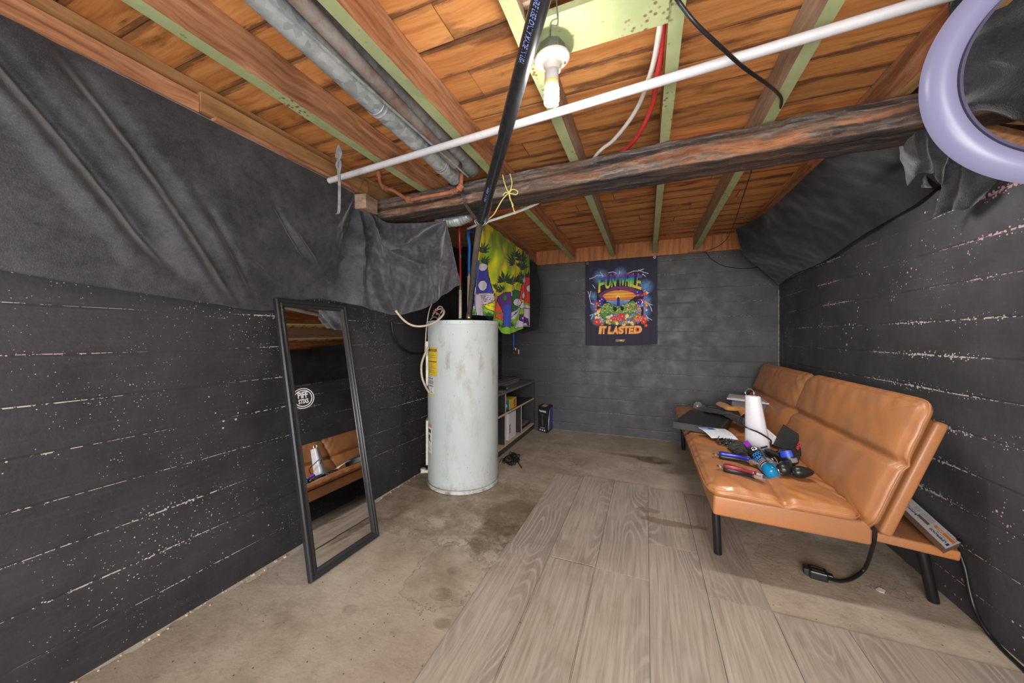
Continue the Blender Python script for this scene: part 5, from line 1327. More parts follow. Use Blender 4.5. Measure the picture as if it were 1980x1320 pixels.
mb = MB(); ct = bc+Vector((0, 0, H_+.0008)); mb.add([ct+ex*.25+ey*.1, ct+ex*.75+ey*.1, ct+ex*.75+ey*.6, ct+ex*.25+ey*.6], [(0, 1, 2, 3)]); mb.build('top_print', M['shelf_edge'], p)
# tangle of black cord
R = random.Random(11)
p = thing('cord_tangle', 'tangle of thin black cord lying on the floor by the shelf unit', 'cord', tuple(atz(988, 892, 0)))
for s_, (cu, cv_, n_, sx, sy) in enumerate(((985, 890, 9, 24, 12), (996, 886, 10, 14, 13), (990, 888, 8, 18, 15))):
    pts = []
    for k in range(n_):
        a = k*2.3+s_; q_ = atz(cu+sx*math.cos(a)*R.uniform(.5, 1), cv_+sy*math.sin(a)*R.uniform(.4, 1), .004+.002*s_); q_.z = .005+R.uniform(0, .03)*(1 if s_ else .3); pts.append(q_)
    MB().tube(crm(pts, 10), .0028, 6).build('cord_loop', M['black_plastic'], p, smooth=True)
MB().tube(crm([atz(996, 882, .006), atz(1001, 892, .006), atz(1009, 904, .006)], 5), .0036, 6).build('cord_end', M['black_plastic'], p, smooth=True)
MB().tube(crm([atz(966, 893, .005), atz(972, 886, .006), atz(982, 896, .006), atz(990, 900, .005)], 6), .0028, 6).build('cord_end', M['black_plastic'], p, smooth=True)
# ================================================================ futon
LE = M['leather']
fu = thing('futon_sofa', 'cognac brown leather futon sofa along the right wall', 'sofa', (.66, 2.6, 0))
FY0, FY1 = 1.70, 3.50
def pillow(name, O, ea, eb, La, Lb, te, crown, seams_a=(), seams_b=(), nA=110, nB=60, wr=.004, seed=0, under=.012, pinch=.6):
    """padded slab: O corner of the mid-plane, ea/eb unit directions, te half edge thickness, crown extra height"""
    O, ea, eb = Vector(O), Vector(ea).normalized(), Vector(eb).normalized(); en = ea.cross(eb).normalized()
    def prof(u, v, top):
        e = (1-abs(2*u-1)**5)*(1-abs(2*v-1)**4); h = te+(crown if top else under)*max(0, e)**.42
        if top:
            for s_ in seams_a: h -= pinch*crown*math.exp(-(((u-s_)*La)/.020)**2)+.15*crown*math.exp(-(((u-s_)*La)/.06)**2)
            for s_ in seams_b: h -= pinch*crown*math.exp(-(((v-s_)*Lb)/.018)**2)+.15*crown*math.exp(-(((v-s_)*Lb)/.06)**2)
            x = O+ea*(u*La)+eb*(v*Lb)
            # puckers running off the seams and edges
            ed = math.exp(-min(u, 1-u)*La/.05)+math.exp(-min(v, 1-v)*Lb/.05)
            h += wr*nz(x.x*10, x.y*10, x.z*10+seed)+wr*.9*ed*math.sin((u*La+v*Lb)*70+3*nz(x.x*9, x.y*9, seed))*nz(x.x*6, x.y*6, seed+3)
        return h
    def rc(u, v):     # rounded outline
        p = 22.; a, b = 2*u-1, 2*v-1; k = (abs(a)**p+abs(b)**p)**(1/p); m_ = max(abs(a), abs(b))
        s_ = m_/k if k > 0 else 1; return (.5+a*s_/2, .5+b*s_/2)
    mb = MB()
    def top(u, v): uu, vv = rc(u, v); return O+ea*(uu*La)+eb*(vv*Lb)+en*prof(u, v, True)
    def bot(u, v): uu, vv = rc(u, v); return O+ea*(uu*La)+eb*(vv*Lb)-en*prof(u, v, False)
    # cluster samples towards the edges
    def wv(x): return .5-.5*math.cos(math.pi*x)
    mb.grid(lambda u, v: top(wv(u)*.35+u*.65, wv(v)*.35+v*.65), nA, nB)
    mb.grid(lambda u, v: bot(wv(1-u)*.35+(1-u)*.65, wv(v)*.35+v*.65), nA, nB)
    ring = [(i/nA, 0) for i in range(nA)]+[(1, i/nB) for i in range(nB)]+[(1-i/nA, 1) for i in range(nA)]+[(0, 1-i/nB) for i in range(nB)]
    W2 = lambda x: wv(x)*.35+x*.65
    N = len(ring); k = len(mb.v); SEG = 6
    rim = []
    for (u, v) in ring:
        a, b = top(W2(u), W2(v)), bot(W2(u), W2(v)); c = (a+b)/2; out = (c-(O+ea*(La/2)+eb*(Lb/2))); o2 = ea*((2*u-1) if abs(2*u-1) > .999 else 0)+eb*((2*v-1) if abs(2*v-1) > .999 else 0)
        if o2.length: o2.normalize()
        for j in range(SEG+1):
            th = math.pi*j/SEG; mb.v.append(tuple(c+(a-c)*math.cos(th)+o2*(te*.9*math.sin(th))))
        rim.append(c+o2*te*.92)
    for i in range(N):
        i2 = (i+1) % N
        for j in range(SEG): mb.f.append((k+i*(SEG+1)+j, k+i*(SEG+1)+j+1, k+i2*(SEG+1)+j+1, k+i2*(SEG+1)+j)); mb.m.append(0)
    o = mb.build(name, LE, fu, smooth=True, angle=180)
    me = o.data; bm = bmesh.new(); bm.from_mesh(me); bmesh.ops.remove_doubles(bm, verts=bm.verts, dist=.0008); bmesh.ops.recalc_face_normals(bm, faces=bm.faces)
    for f in bm.faces: f.smooth = True
    bm.to_mesh(me); bm.free()
    # piping round the edge
    mp_ = MB(); mp_.tube(rim[::2], .0032, 8, closed=True); mp_.build('piping', LE, o, smooth=True)
    return o
Ld = FY1-FY0
# upholstered base
def slab(name, P0, P1, P2, P3, th, bev=.012):
    """box over four top corners, thickness th downward along the normal"""
    a, b, c, d_ = map(Vector, (P0, P1, P2, P3)); n = (b-a).cross(d_-a).normalized()
    if n.z < 0: n = -n
    lo = [p-n*th for p in (a, b, c, d_)]
    nx = 24; mb = MB(); mb.add([a, b, c, d_]+lo, [(0, 1, 2, 3), (7, 6, 5, 4), (0, 4, 5, 1), (1, 5, 6, 2), (2, 6, 7, 3), (3, 7, 4, 0)])
    o = mb.build(name, LE, fu, bevel=bev, seg=4)
    me = o.data; bm = bmesh.new(); bm.from_mesh(me); bmesh.ops.recalc_face_normals(bm, faces=bm.faces)
    for f in bm.faces: f.smooth = True
    bm.to_mesh(me); bm.free(); return o
slab('seat_base', (.272, FY0, .312), (.80, FY0, .293), (.80, FY1, .293), (.272, FY1, .312), .088)
slab('rear_ledge', (.80, FY0+.015, .256), (1.045, FY0+.015, .232), (1.045, FY1-.03, .232), (.80, FY1-.03, .256), .036, .008)
ez = Vector((.50, 0, -.022)).normalized()
pillow('seat_cushion', (.258, FY0-.010, .334), (.4985*1, 0, -.022), (0, 1, 0), .50, Ld+.016, .017, .032, seams_a=(.52,), seams_b=(.5,), nA=90, nB=200, seed=1, pinch=.55, under=.004, wr=.007)
# back: two tilted halves
bdir = Vector((.158, 0, .455)).normalized(); BL_ = .490
split = FY0+Ld*.5
for i, (ya, yb_) in enumerate(((FY0-.01, split-.004), (split+.004, FY1))):
    # panel
    P0 = Vector((.812, 0, .262)); Lp = .462; nb = Vector((bdir.z, 0, -bdir.x))
    a = P0+Vector((0, ya+.004, 0)); b = P0+Vector((0, yb_-.004, 0)); pd = Vector((.155, 0, .435)).normalized()
    slab_pts = (a, b, b+pd*Lp, a+pd*Lp)
    mb = MB(); n = Vector((pd.z, 0, -pd.x)); th = .040
    A4 = [p for p in slab_pts]; B4 = [p+n*th for p in A4]
    mb.add(A4+B4, [(0, 1, 2, 3), (7, 6, 5, 4), (0, 4, 5, 1), (1, 5, 6, 2), (2, 6, 7, 3), (3, 7, 4, 0)])
    o = mb.build('back_panel', LE, fu, bevel=.012, seg=4)
    bm = bmesh.new(); bm.from_mesh(o.data); bmesh.ops.recalc_face_normals(bm, faces=bm.faces)
    for f in bm.faces: f.smooth = True
    bm.to_mesh(o.data); bm.free()
    pillow('back_cushion', Vector((.785, yb_, .290)), (0, -1, 0), bdir, yb_-ya, BL_, .017, .036, seams_b=(.53,), nA=120, nB=80, seed=5+i, pinch=.6, wr=.0055)
# hinge brackets and legs
for x, y, xt, yt, zt in ((.304, 1.796, .296, 1.81, .222), (1.007, 1.779, .975, 1.79, .21), (.304, 3.36, .296, 3.35, .222), (1.007, 3.36, .975, 3.35, .21)):
    zb = .0075 if (x < .4 and y < 2) else 0
    b_, t_ = Vector((x, y, zb)), Vector((xt, yt, zt))
    MB().tube([b_, b_+(t_-b_)*.02, t_], [.0155, .0165, .0175], 24).build('leg', M['black_metal'], fu, smooth=True, angle=50)
# small leather tab at the top between the two backs
MB().obox((.942, split, .742), (.012, 0, .006), (0, .010, 0), (-.004, 0, .010)).build('strap_tab', LE, fu, bevel=.003)

# ================================================================ things on the futon
def st(u, v, z=.372): return atz(u, v, z)
# black flat case overhanging the front at the far end
A_, E_ = atz(1301, 815, .425), atz(1395, 829, .425)
exb = (E_-A_); eyb = Vector((.16, .50, .0)); 
D_ = atz(1416, 813, .43)
p = thing('black_tray_case', 'flat black box lying across the far end of the futon seat', 'box', tuple(A_+exb/2+eyb/2))
dirx = exb.normalized(); diry = Vector((-dirx.y, dirx.x, 0)); 
if diry.y < 0: diry = -diry
LY = .50; top0 = A_
b0 = [A_, A_+exb, A_+exb+diry*LY, A_+diry*LY]; dn = Vector((0, 0, -.044))
MB().add([q_+dn for q_ in b0]+b0, [(3, 2, 1, 0), (4, 5, 6, 7), (0, 1, 5, 4), (1, 2, 6, 5), (2, 3, 7, 6), (3, 0, 4, 7)]).build('case_body', M['black_board'], p, bevel=.002)
MB().add([q_+Vector((0, 0, .0008)) for q_ in (A_+exb*.03+diry*.02, A_+exb*.97+diry*.02, A_+exb*.97+diry*(LY-.02), A_+exb*.03+diry*(LY-.02))], [(0, 1, 2, 3)]).build('glossy_top', M['black_plastic'], p)
ZT = .4275
# leaflet lying half on the case and half on the seat
Lf = [atz(1350, 826, .4262), atz(1403, 829, .4262), atz(1428, 849, .392), atz(1376, 846, .392)]
Lf = [atz(1350, 826, .4275), atz(1402, 828.5, .4275), atz(1428, 849, .398), atz(1376, 846.5, .398)]
cl = Canvas(90, 60, (214, 214, 220)); cl.poly([(.02, .03), (.55, .03), (.55, .30), (.02, .30)], (120, 150, 206)); cl.poly([(.3, .06), (.5, .06), (.5, .27), (.3, .27)], (36, 60, 130)); cl.poly([(.03, .35), (.6, .35), (.6, .9), (.03, .9)], (196, 200, 206))
for k in range(7): cl.line([(.65, .12+.1*k), (.95, .12+.1*k)], .01, (150, 150, 160))
mb = MB(); mb.col = []
def lf(u, v):
    p_ = Lf[0].lerp(Lf[1], u).lerp(Lf[3].lerp(Lf[2], u), v); return p_+Vector((0, 0, .006*math.sin(math.pi*v)+.002*math.sin(u*5)))
printed(mb, cl, lf, 45, 30); o = mb.build('leaflet', M['print'], smooth=True, angle=180)
s_ = o.modifiers.new('thickness', 'SOLIDIFY'); s_.thickness = .0012; s_.offset = 1
tag(o, 'white and blue leaflet lying at the near corner of the flat black box', 'leaflet')
# dark grey towel strip and orange cloth on the case
def strip(name, pts, hw, mat, label, cat, zf=.012, seed=0, ends=1.0):
    path = crm(pts, 10)
    def fn(u, v):
        k = u*(len(path)-1); i = min(int(k), len(path)-2); p_ = path[i].lerp(path[i+1], k-i); t = (path[i+1]-path[i]); nn = Vector((-t.y, t.x, 0)).normalized()
        w_ = hw*(.75+.25*math.sin(math.pi*u)+.25*nz(u*4, seed)); s__ = (v-.5)*2
        return p_+nn*(s__*w_)+Vector((0, 0, zf*(1-s__*s__)+.006*nz(u*12, v*4, seed)+.004))
    return solid_cloth(name, fn, 60, 16, mat, label, cat, .004)
strip('towel', [atz(1357, 791, .432), atz(1375, 796, .432), atz(1398, 800, .434), atz(1420, 808, .432), atz(1436, 818, .425), atz(1441, 826, .41)], .040, M['navy_cloth'], 'dark grey rolled towel draped across the flat black box', 'towel', .018, 1)
strip('orange_cloth', [atz(1392, 783, .44), atz(1402, 787, .45), atz(1415, 793, .45), atz(1428, 792, .45), atz(1440, 797, .445), atz(1443, 806, .43)], .040, M['orange_cloth'], 'orange crumpled cloth beneath the clear container', 'cloth', .022, 3)
# clear container with white lid
cz = .468
lid = [atz(1377, 765.5, .525), atz(1401, 761.5, .525), atz(1440, 771, .52), atz(1424, 778, .52), atz(1393, 774, .525)]
cc = atz(1414, 771, .52)
p = thing('plastic_container', 'clear plastic container with tilted white lid at the far end of the futon', 'container', tuple(cc-Vector((0, 0, .07))))
ca = Vector((.12, -.03, 0)); cb = Vector((.03, .115, 0))
cc = Vector((.735, 3.08, .52))
mb = MB(); mb.obox(cc+Vector((0, 0, -.035)), ca*.92, cb*.92, (0, 0, .032)); mb.build('container_body', M['clear'], p, bevel=.006)
mb = MB(); mb.obox(cc+Vector((-.015, 0, .004)), ca*1.04+Vector((0, 0, -.006)), cb*1.04, (0, 0, .005)); mb.obox(cc+Vector((-.015, 0, .0095)), ca*.85+Vector((0, 0, -.005)), cb*.85, (0, 0, .002)); mb.build('lid', M['white_plastic'], p, bevel=.003)
# crumpled clear wrapper
mb = MB(); g = atz(1350, 785, .40)
mb.grid(lambda u, v: g+Vector((.040*math.cos(u*6.283)*math.sin(v*3.1416)*(1+.5*nz(u*5, v*4)), .040*math.sin(u*6.283)*math.sin(v*3.1416)*(1+.5*nz(u*6, v*5, 3)), .028*math.cos(v*3.1416)*(1+.5*nz(u*7, v*3, 6)))), 18, 10)
tag(mb.build('plastic_wrap', M['clear']), 'crumpled clear plastic wrap on the far corner of the futon seat', 'wrapper')
# tall white tapered holder with a wire loop on top
def dpt(u, v, d): return atd(u, v, d)
g = atz(1465, 866, .378); dcam = math.hypot(g.x, g.y)
rt = Vector((g.y, -g.x, 0)).normalized(); bk = Vector((g.x, g.y, 0)).normalized()
dg = g.dot(Vector(FW)) if False else (g.x*FW[0]+g.y*FW[1])
topc = atd(1455.5, 766, dg+.01)
p = thing('tapered_holder', 'tall white tapered holder with a chrome loop on top standing on the futon seat', 'holder', tuple(g))
def sec(c, hw, hd, up_=0):
    out = []
    for k in range(24):
        th = 2*math.pi*k/24; cx, sy = math.cos(th), math.sin(th); pw = 4.; r_ = (abs(cx)**pw+abs(sy)**pw)**(-1/pw)
        out.append(c+rt*(cx*r_*hw)+bk*(sy*r_*hd))
    return out
mb = MB(); lv = []
for t in np.linspace(0, 1, 9):
    lv.append(sec(g.lerp(topc, t)+Vector((0, 0, -.004*(1-t))), (.060-.024*t), .040-.016*t))
lv.append(sec(topc+Vector((0, 0, .003)), .032, .021)); lv.append(sec(topc+Vector((0, 0, .004)), .010, .006))
for L in lv: mb.v += [tuple(q_) for q_ in L]
for i in range(len(lv)-1):
    for j in range(24): mb.f.append((i*24+j, i*24+(j+1) % 24, (i+1)*24+(j+1) % 24, (i+1)*24+j)); mb.m.append(0)
mb.f.append(tuple(range(24))[::-1]); mb.m.append(0); mb.f.append(tuple(range((len(lv)-1)*24, len(lv)*24))); mb.m.append(0)
mb.build('holder_body', M['white_plastic'], p, smooth=True, angle=40)
lc0 = topc+Vector((0, 0, .018))-rt*.014
MB().tube([lc0+rt*(.020*math.cos(a))+Vector((0, 0, .022*math.sin(a))) for a in np.linspace(-.9, 4.04, 18)], .0032, 8).build('chrome_loop', M['chrome'], p, smooth=True)
MB().lathe([(0, 0), (.010, 0), (.010, .005), (0, .007)], topc+rt*.024, n=14).build('top_button', M['steel'], p, smooth=True, angle=40)
cpts = [g-rt*.064-bk*.06+Vector((0, 0, .01)), g+bk*-.055+Vector((0, 0, .004)), g+rt*.075-bk*.05+Vector((0, 0, .008)), g+rt*.10+Vector((0, 0, .012))]
MB().tube(crm(cpts, 8), .0035, 8).build('cord', M['black_plastic'], p, smooth=True)
D1 = dg-.075
cp = [atd(1444, 838, D1+.1), atd(1430, 832, D1+.1), atd(1425, 820, D1+.12), atd(1430, 810, D1+.14), atd(1438, 813, D1+.1), atd(1447, 826, D1-.0), atd(1465, 835, D1-.01), atd(1484, 846, D1), atd(1491, 853, D1+.02), atd(1488, 860, D1+.04), atd(1476, 864, D1)]
cp = [atd(1455, 858, D1), atd(1446, 842, D1+.02), atd(1430, 832, D1+.05), atd(1424, 821, D1+.08), atd(1427, 811, D1+.10), atd(1436, 808, D1+.08), atd(1436, 820, D1+.03), atd(1447, 828, D1-.0), atd(1465, 835, D1-.01), atd(1484, 846, D1), atd(1491, 853, D1+.02), atd(1486, 861, D1+.03), atd(1472, 866, D1)]
cp = cp[3:]
MB().tube(crm(cp, 8), .0042, 8).build('cord', M['black_plastic'], p, smooth=True)
# small price card behind the holder
c4 = [atd(1483, 829, 1.98), atd(1503, 846, 1.97), atd(1494, 859, 1.95), atd(1479, 846, 1.96)]
mb = MB(); mb.add(c4, [(0, 1, 2, 3)]); o = mb.build('card', M['white_card'])
s_ = o.modifiers.new('thickness', 'SOLIDIFY'); s_.thickness = .002; tag(o, 'small white printed card standing beside the white tapered holder', 'card')
mb = MB()
for k in range(4):
    a, b = c4[0].lerp(c4[3], .2+.18*k), c4[1].lerp(c4[2], .2+.18*k); tw = Vector((0, 0, 1))-a; tw.normalize()
    q1, q2 = a.lerp(b, .12), a.lerp(b, .7); w_ = (c4[3]-c4[0])*.04
    mb.add([q1+tw*.003, q2+tw*.003, q2+w_+tw*.003, q1+w_+tw*.003], [(0, 1, 2, 3)])
x_ = mb.build('card_print', M['dark_print']); x_.parent = o; 
# black ribbed mat leaning on the back with red lettering
mc = [atd(1491, 861, 1.955), atd(1514.5, 820, 2.00), atd(1560, 849, 1.845), atd(1547, 880, 1.80)]
BLm, TLm, TRm, BRm = mc
n_ = (BRm-BLm).cross(TLm-BLm).normalized()
if n_.dot(Vector((0, 0, 1))-BLm) < 0: n_ = -n_
p = thing('ribbed_mat', 'black ribbed rubber mat with red script propped against the futon back', 'mat', tuple(BLm))
def mpt(a, b, n=0): return BLm.lerp(BRm, a).lerp(TLm.lerp(TRm, a), b)+n_*n
MB().add([mpt(0, 0), mpt(1, 0), mpt(1, 1), mpt(0, 1), mpt(0, 0, -.006), mpt(1, 0, -.006), mpt(1, 1, -.006), mpt(0, 1, -.006)], [(0, 1, 2, 3), (7, 6, 5, 4), (0, 4, 5, 1), (1, 5, 6, 2), (2, 6, 7, 3), (3, 7, 4, 0)]).build('mat_sheet', M['black_rubber'], p)
mb = MB()
for k in range(17):
    b0_, b1_ = .05+.054*k, .05+.054*k+.026
    vs = [mpt(.03, b0_), mpt(.74, b0_), mpt(.74, b1_), mpt(.03, b1_), mpt(.03, b0_, .004), mpt(.74, b0_, .004), mpt(.74, b1_, .004), mpt(.03, b1_, .004)]
    mb.add(vs, [(4, 5, 6, 7), (0, 1, 5, 4), (1, 2, 6, 5), (2, 3, 7, 6), (3, 0, 4, 7)])
mb.build('mat_ribs', M['mat_rib'], p)
mb = MB(); o0 = mpt(.90, .22, .0012); text_mesh(mb, 'ANDIS', o0, mpt(.90, .72, .0012)-o0, (mpt(.79, .22, .0012)-o0), .03, shear=.3)
mb.build('lettering', M['red_print'], p)
# spray bottle
B1, B2 = atd(1499, 919, 1.555), atd(1452, 866, 1.79); ax = (B1-B2).normalized(); LB = (B1-B2).length
p = thing('spray_bottle', 'black and blue spray can with purple cap lying on the futon seat', 'spray bottle', tuple(B1))
Rb = .0335
o = MB().lathe([(0, 0), (Rb*.6, .002), (Rb, .012), (Rb*1.02, .04), (Rb*1.02, .050)][::1], B1, -ax, 36).build('blue_base', M['blue_gel'], p, smooth=True, angle=60)
MB().lathe([(Rb*1.02, .050), (Rb*1.02, LB*.80), (Rb*.86, LB*.86), (Rb*.6, LB*.89)], B1, -ax, 36).build('bottle_body', M['black_plastic'], p, smooth=True, angle=50)
MB().lathe([(Rb*.6, LB*.885), (Rb*.62, LB*.90), (Rb*.62, LB*.96), (0, LB*.96)], B1, -ax, 24).build('neck', M['steel'], p, smooth=True, angle=40)
tocam = (Vector((0, 0, 1))-B2); tocam = (tocam-ax*tocam.dot(ax)).normalized(); sd = ax.cross(tocam)
cb_ = B1-ax*(LB*1.06)
MB().obox(cb_+ax*.0+sd*0, ax*.034, tocam*.016, sd*.014).build('purple_cap', M['purple'], p, bevel=.004)
for t_, w_ in ((.054, .0016), (.068, .0014), (.079, .0012), (.090, .001)):
    MB().lathe([(Rb*1.03, t_), (Rb*1.035, t_), (Rb*1.035, t_+w_*2), (Rb*1.03, t_+w_*2)], B1, -ax, 36).build('white_band', M['white_print'], p, smooth=True)
def wrap2(txt, s0, s1, a0, a1, mat, bold=.03):
    mb = MB()
    for tr in text_tris(txt, bold):
        vs = []
        for x, y in tr:
            s__ = s0+(s1-s0)*(1-y); a_ = a0+(a1-a0)*x
            vs.append(B1-ax*s__+(tocam*math.cos(a_)+sd*math.sin(a_))*(Rb*1.035))
        mb.add(vs, [(0, 1, 2)])
    return mb.build('lettering', M[mat], p)
M['blue_print'] = plain('bright_blue_print', (40, 140, 220), .5)
wrap2('COOL', LB*.62, LB*.52, -.7, .7, 'blue_print'); wrap2('CARE', LB*.50, LB*.40, -.7, .7, 'blue_print'); wrap2('G', LB*.80, LB*.68, -.65, .05, 'white_print')
# clippers
def clipper(label, P0, P1, w_, h_, top, head=True):
    P0, P1 = Vector(P0), Vector(P1); t = (P1-P0); L = t.length; t.normalize(); s__ = Vector((0, 0, 1)).cross(t).normalized(); u_ = t.cross(s__)
    p = thing('hair_clippers', label, 'clippers', tuple((P0+P1)/2), 'hair clippers on the futon')
    def body(z0, z1, k, mat, nm, wf):
        mb = MB()
        def f(u, v):
            th = 2*math.pi*u; pw = 3.; c, s_ = math.cos(th), math.sin(th); r_ = (abs(c)**pw+abs(s_)**pw)**(-1/pw)
            ww = w_*wf*(.80+.16*math.cos((v-.08)*6.5))*(1 if .03 < v < .97 else .75); hh = (z1-z0)/2*(.86+.14*math.cos((v-.2)*6))
            return P0+t*(L*v)+s__*(c*r_*ww)+u_*((z0+z1)/2+s_*r_*hh)
        mb.grid(f, 28, 26, wrapu=True); k0 = len(mb.v); mb.f.append(tuple(range(28))[::-1]); mb.m.append(0); mb.f.append(tuple(range(k0-28, k0))); mb.m.append(0)
        return mb.build(nm, mat, p, smooth=True, angle=60)
    body(-h_*.5, h_*.22, 0, M['black_plastic'], 'body', 1.0); body(h_*.0, h_*.5, 0, M[top], 'metallic_shell', .93)
    if head:
        MB().obox(P1+t*.012+u_*-.002, t*.016, s__*(w_*.85), u_*(h_*.22)).build('blade_head', M['chrome'], p, bevel=.002)
        mb = MB()
        for k in range(11): mb.obox(P1+t*.031+s__*(w_*.8*(k-5)/5)+u_*-.003, t*.006, s__*(w_*.04), u_*.002)
        mb.build('blade_teeth', M['steel'], p)
    MB().tube([P0-t*.016+s__*(.010*math.cos(a))+u_*0+t*(.012*math.sin(a)) for a in np.linspace(0, 6.28, 12)[:-1]], .003, 6, closed=True).build('hanging_loop', M['steel'], p, smooth=True)
    return p
clipper('metallic blue hair clippers lying beside the red pair', atz(1391, 879, .392), atz(1450, 890, .392), .020, .038, 'blue_plastic')
clipper('metallic red hair clippers lying nearest the futon front edge', atz(1400, 903, .388), atz(1461, 918, .388), .020, .038, 'red_plastic')
clipper('long black hair clippers lying across the ribbed mat', atd(1484, 874, 1.80), atd(1532, 897, 1.63), .022, .040, 'black_matte', head=False)
# cordless trimmer standing, with blue collar
q0 = atz(1529, 893, .40); q1 = atd(1519, 868, (q0.x*FW[0]+q0.y*FW[1])+.02); t = (q1-q0).normalized()
p = thing('cordless_shaver', 'black cordless shaver with blue collar leaning among the clippers', 'shaver', tuple(q0))
Lq = (q1-q0).length*1.15
q0b = q0-t*.012
MB().lathe([(0, -.002), (.024, 0), (.030, .006), (.035, .02), (.036, Lq*.6), (.034, Lq*.9), (.026, Lq*1.03), (0, Lq*1.06)], q0b, t, 32).build('shaver_body', M['black_plastic'], p, smooth=True, angle=70)
tc = (Vector((0, 0, 1))-q0); tc = (tc-t*tc.dot(t)).normalized(); sq = t.cross(tc)
mb = MB(); mb.grid(lambda u, v: q0b+t*(Lq*.55+Lq*.42*v)+(tc*math.cos((u-.5)*1.5-.2)+sq*math.sin((u-.5)*1.5-.2))*(.0368-.0025*v), 12, 5); o = mb.build('blue_patch', plain('blue_rubber', (40, 66, 180), .4), p, smooth=True); o['label'] = 'blue grip patch'
mb = MB(); mb.grid(lambda u, v: q0b+t*(.010+Lq*.30*v)+(tc*math.cos((u-.5)*.8+.5)+sq*math.sin((u-.5)*.8+.5))*(.0345+.0025*v), 8, 4); mb.build('grey_label', M['grey_shelf_top'], p, smooth=True)
def blob(name, label, cat, c, a, r, mat='black_plastic', bits=True, group=None):
    c = Vector(c); a = Vector(a); L = a.length; t = a.normalized(); p = thing(name, label, cat, tuple(c), group)
    MB().lathe([(0, -.002), (r*.6, .0), (r*.92, .012), (r, .03), (r*.95, L*.5), (r*.6, L*.82), (r*.25, L*.97), (0, L)], c, t, 28).build('body', M[mat], p, smooth=True, angle=70)
    if bits:
        s__ = t.orthogonal().normalized(); s2 = t.cross(s__)
        for k in range(3): MB().obox(c-t*.002+s__*(.010*math.cos(k*2.1))+s2*(.010*math.sin(k*2.1)), t*.0015, s__*.003, s2*.003).build('socket_pin', M['steel'], p)
    return p
blob('hair_trimmer', 'small rounded black trimmer lying below the blue-collared shaver', 'trimmer', atz(1511, 911, .392), atz(1526, 893, .41)-atz(1511, 911, .392), .028)
blob('hair_trimmer', 'small black trimmer tapering to a cord end, nearest the futon back', 'trimmer', atz(1532, 912, .392), Vector((.085, .02, .004)), .026)
o = MB().tube(crm([atz(1556, 905, .40), atz(1562, 905, .40), atz(1566, 908, .39)], 5), .004, 8).build('cord_end', M['black_plastic'], smooth=True); tag(o, 'short black cord end beside the tapering trimmer', 'cord')
# steel comb guard leaning by the bottle
p0, p1 = atz(1497, 893, .40), atz(1508, 915, .385)
mb = MB(); mb.tube(crm([atz(1492, 886, .41), p0, atz(1503, 905, .40), p1], 5), .003, 6); mb.tube(crm([atz(1497, 884, .40), atz(1503, 892, .40), p1], 5), .003, 6)
tag(mb.build('comb_guard', M['steel'], smooth=True), 'bent steel comb guard between the spray can and the black trimmers', 'clipper guard')
# grey wire draped over the bottle
cp = [atz(1440, 872, .39), atd(1453, 874, 1.74), atd(1466, 868, 1.72), atd(1474, 874, 1.66), atd(1484, 892, 1.59), atd(1500, 905, 1.53), atz(1508, 918, .395)]
pipe_thing('grey_wire', 'thin grey wire lying over the spray can', 'wire', crm(cp, 8), .0030, M['steel'], 8)
# pile of cords with black pouch
p = thing('cord_pile', 'pile of coiled black cords on the seat by the leaflet', 'cords', tuple(atz(1410, 858, .38)))
R = random.Random(5)
for s_ in range(5):
    pts = []
    cu, cv_ = 1397+9*s_, 855+2.5*s_
    for k in range(10):
        a = k*2.0+s_*1.3; q_ = atz(cu+R.uniform(8, 17)*math.cos(a), cv_+R.uniform(3, 8)*math.sin(a), .38); q_.z = .382+R.uniform(0, .024); pts.append(q_)
    MB().tube(crm(pts, 8), .0030, 6).build('cord_loop', M['black_plastic'] if s_ % 2 else M['steel'], p, smooth=True)
pc = [atz(1405, 862, .39), atz(1432, 853, .40), atz(1462, 874, .40), atz(1425, 878, .39)]
f = lambda u, v: pc[0].lerp(pc[1], u).lerp(pc[3].lerp(pc[2], u), v)+Vector((0, 0, .014*math.sin(math.pi*u)*math.sin(math.pi*v)+.006*nz(u*9, v*9)))
solid_cloth('mesh_pouch', f, 30, 24, M['black_cloth'], 'flat black mesh pouch under the cords, beside the blue clippers', 'pouch', .006)
cp = [atz(1438, 857, .40), atz(1430, 859, .405), atz(1428, 865, .40), atz(1436, 869, .40), atz(1446, 872, .395)]
pipe_thing('grey_wire', 'small grey wire loop beside the foot of the white tapered holder', 'wire', crm(cp, 6), .0030, M['steel'], 8)

# ================================================================ flooring carton leaning on the rear ledge
P3, P2, P4, P1 = atx(1829, 1061, .968), atx(1858, 1049, 1.052), atx(1728, 969, .968), atx(1743, 943, 1.052)
ld = ((P1-P2)+(P4-P3)).normalized(); wd_ = (P2-P3); LL = .85
a0, a1 = P3, P2; b1, b0 = a1+ld*LL, a0+ld*LL; nn = wd_.cross(ld).normalized()
if nn.z < 0: nn = -nn
p = thing('flooring_carton', 'long narrow flooring carton with orange stripe leaning behind the futon', 'box', tuple(a0))
th = .020
MB().add([a0, a1, b1, b0]+[q_-nn*th for q_ in (a0, a1, b1, b0)], [(0, 1, 2, 3), (7, 6, 5, 4), (0, 4, 5, 1), (1, 5, 6, 2), (2, 6, 7, 3), (3, 7, 4, 0)]).build('carton', plain('brown_carton', (112, 88, 72), .6, nscale=20), p)
cf = Canvas(560, 100, (206, 203, 206))     # x runs from the lower end upward, y from the near long edge to the far one
def ct(txt, x0, y0, x1, y1, c, b=.02): cf.text(txt, x0, y0, x1, y1, c, b)
cf.poly([(.03, .78), (.26, .78), (.26, .92), (.03, .92)], (226, 126, 34)); cf.poly([(.03, .62), (.26, .62), (.26, .80), (.03, .80)], (226, 126, 34))
cf.a[:] = lin((206, 203, 206))
ori = (226, 126, 34)
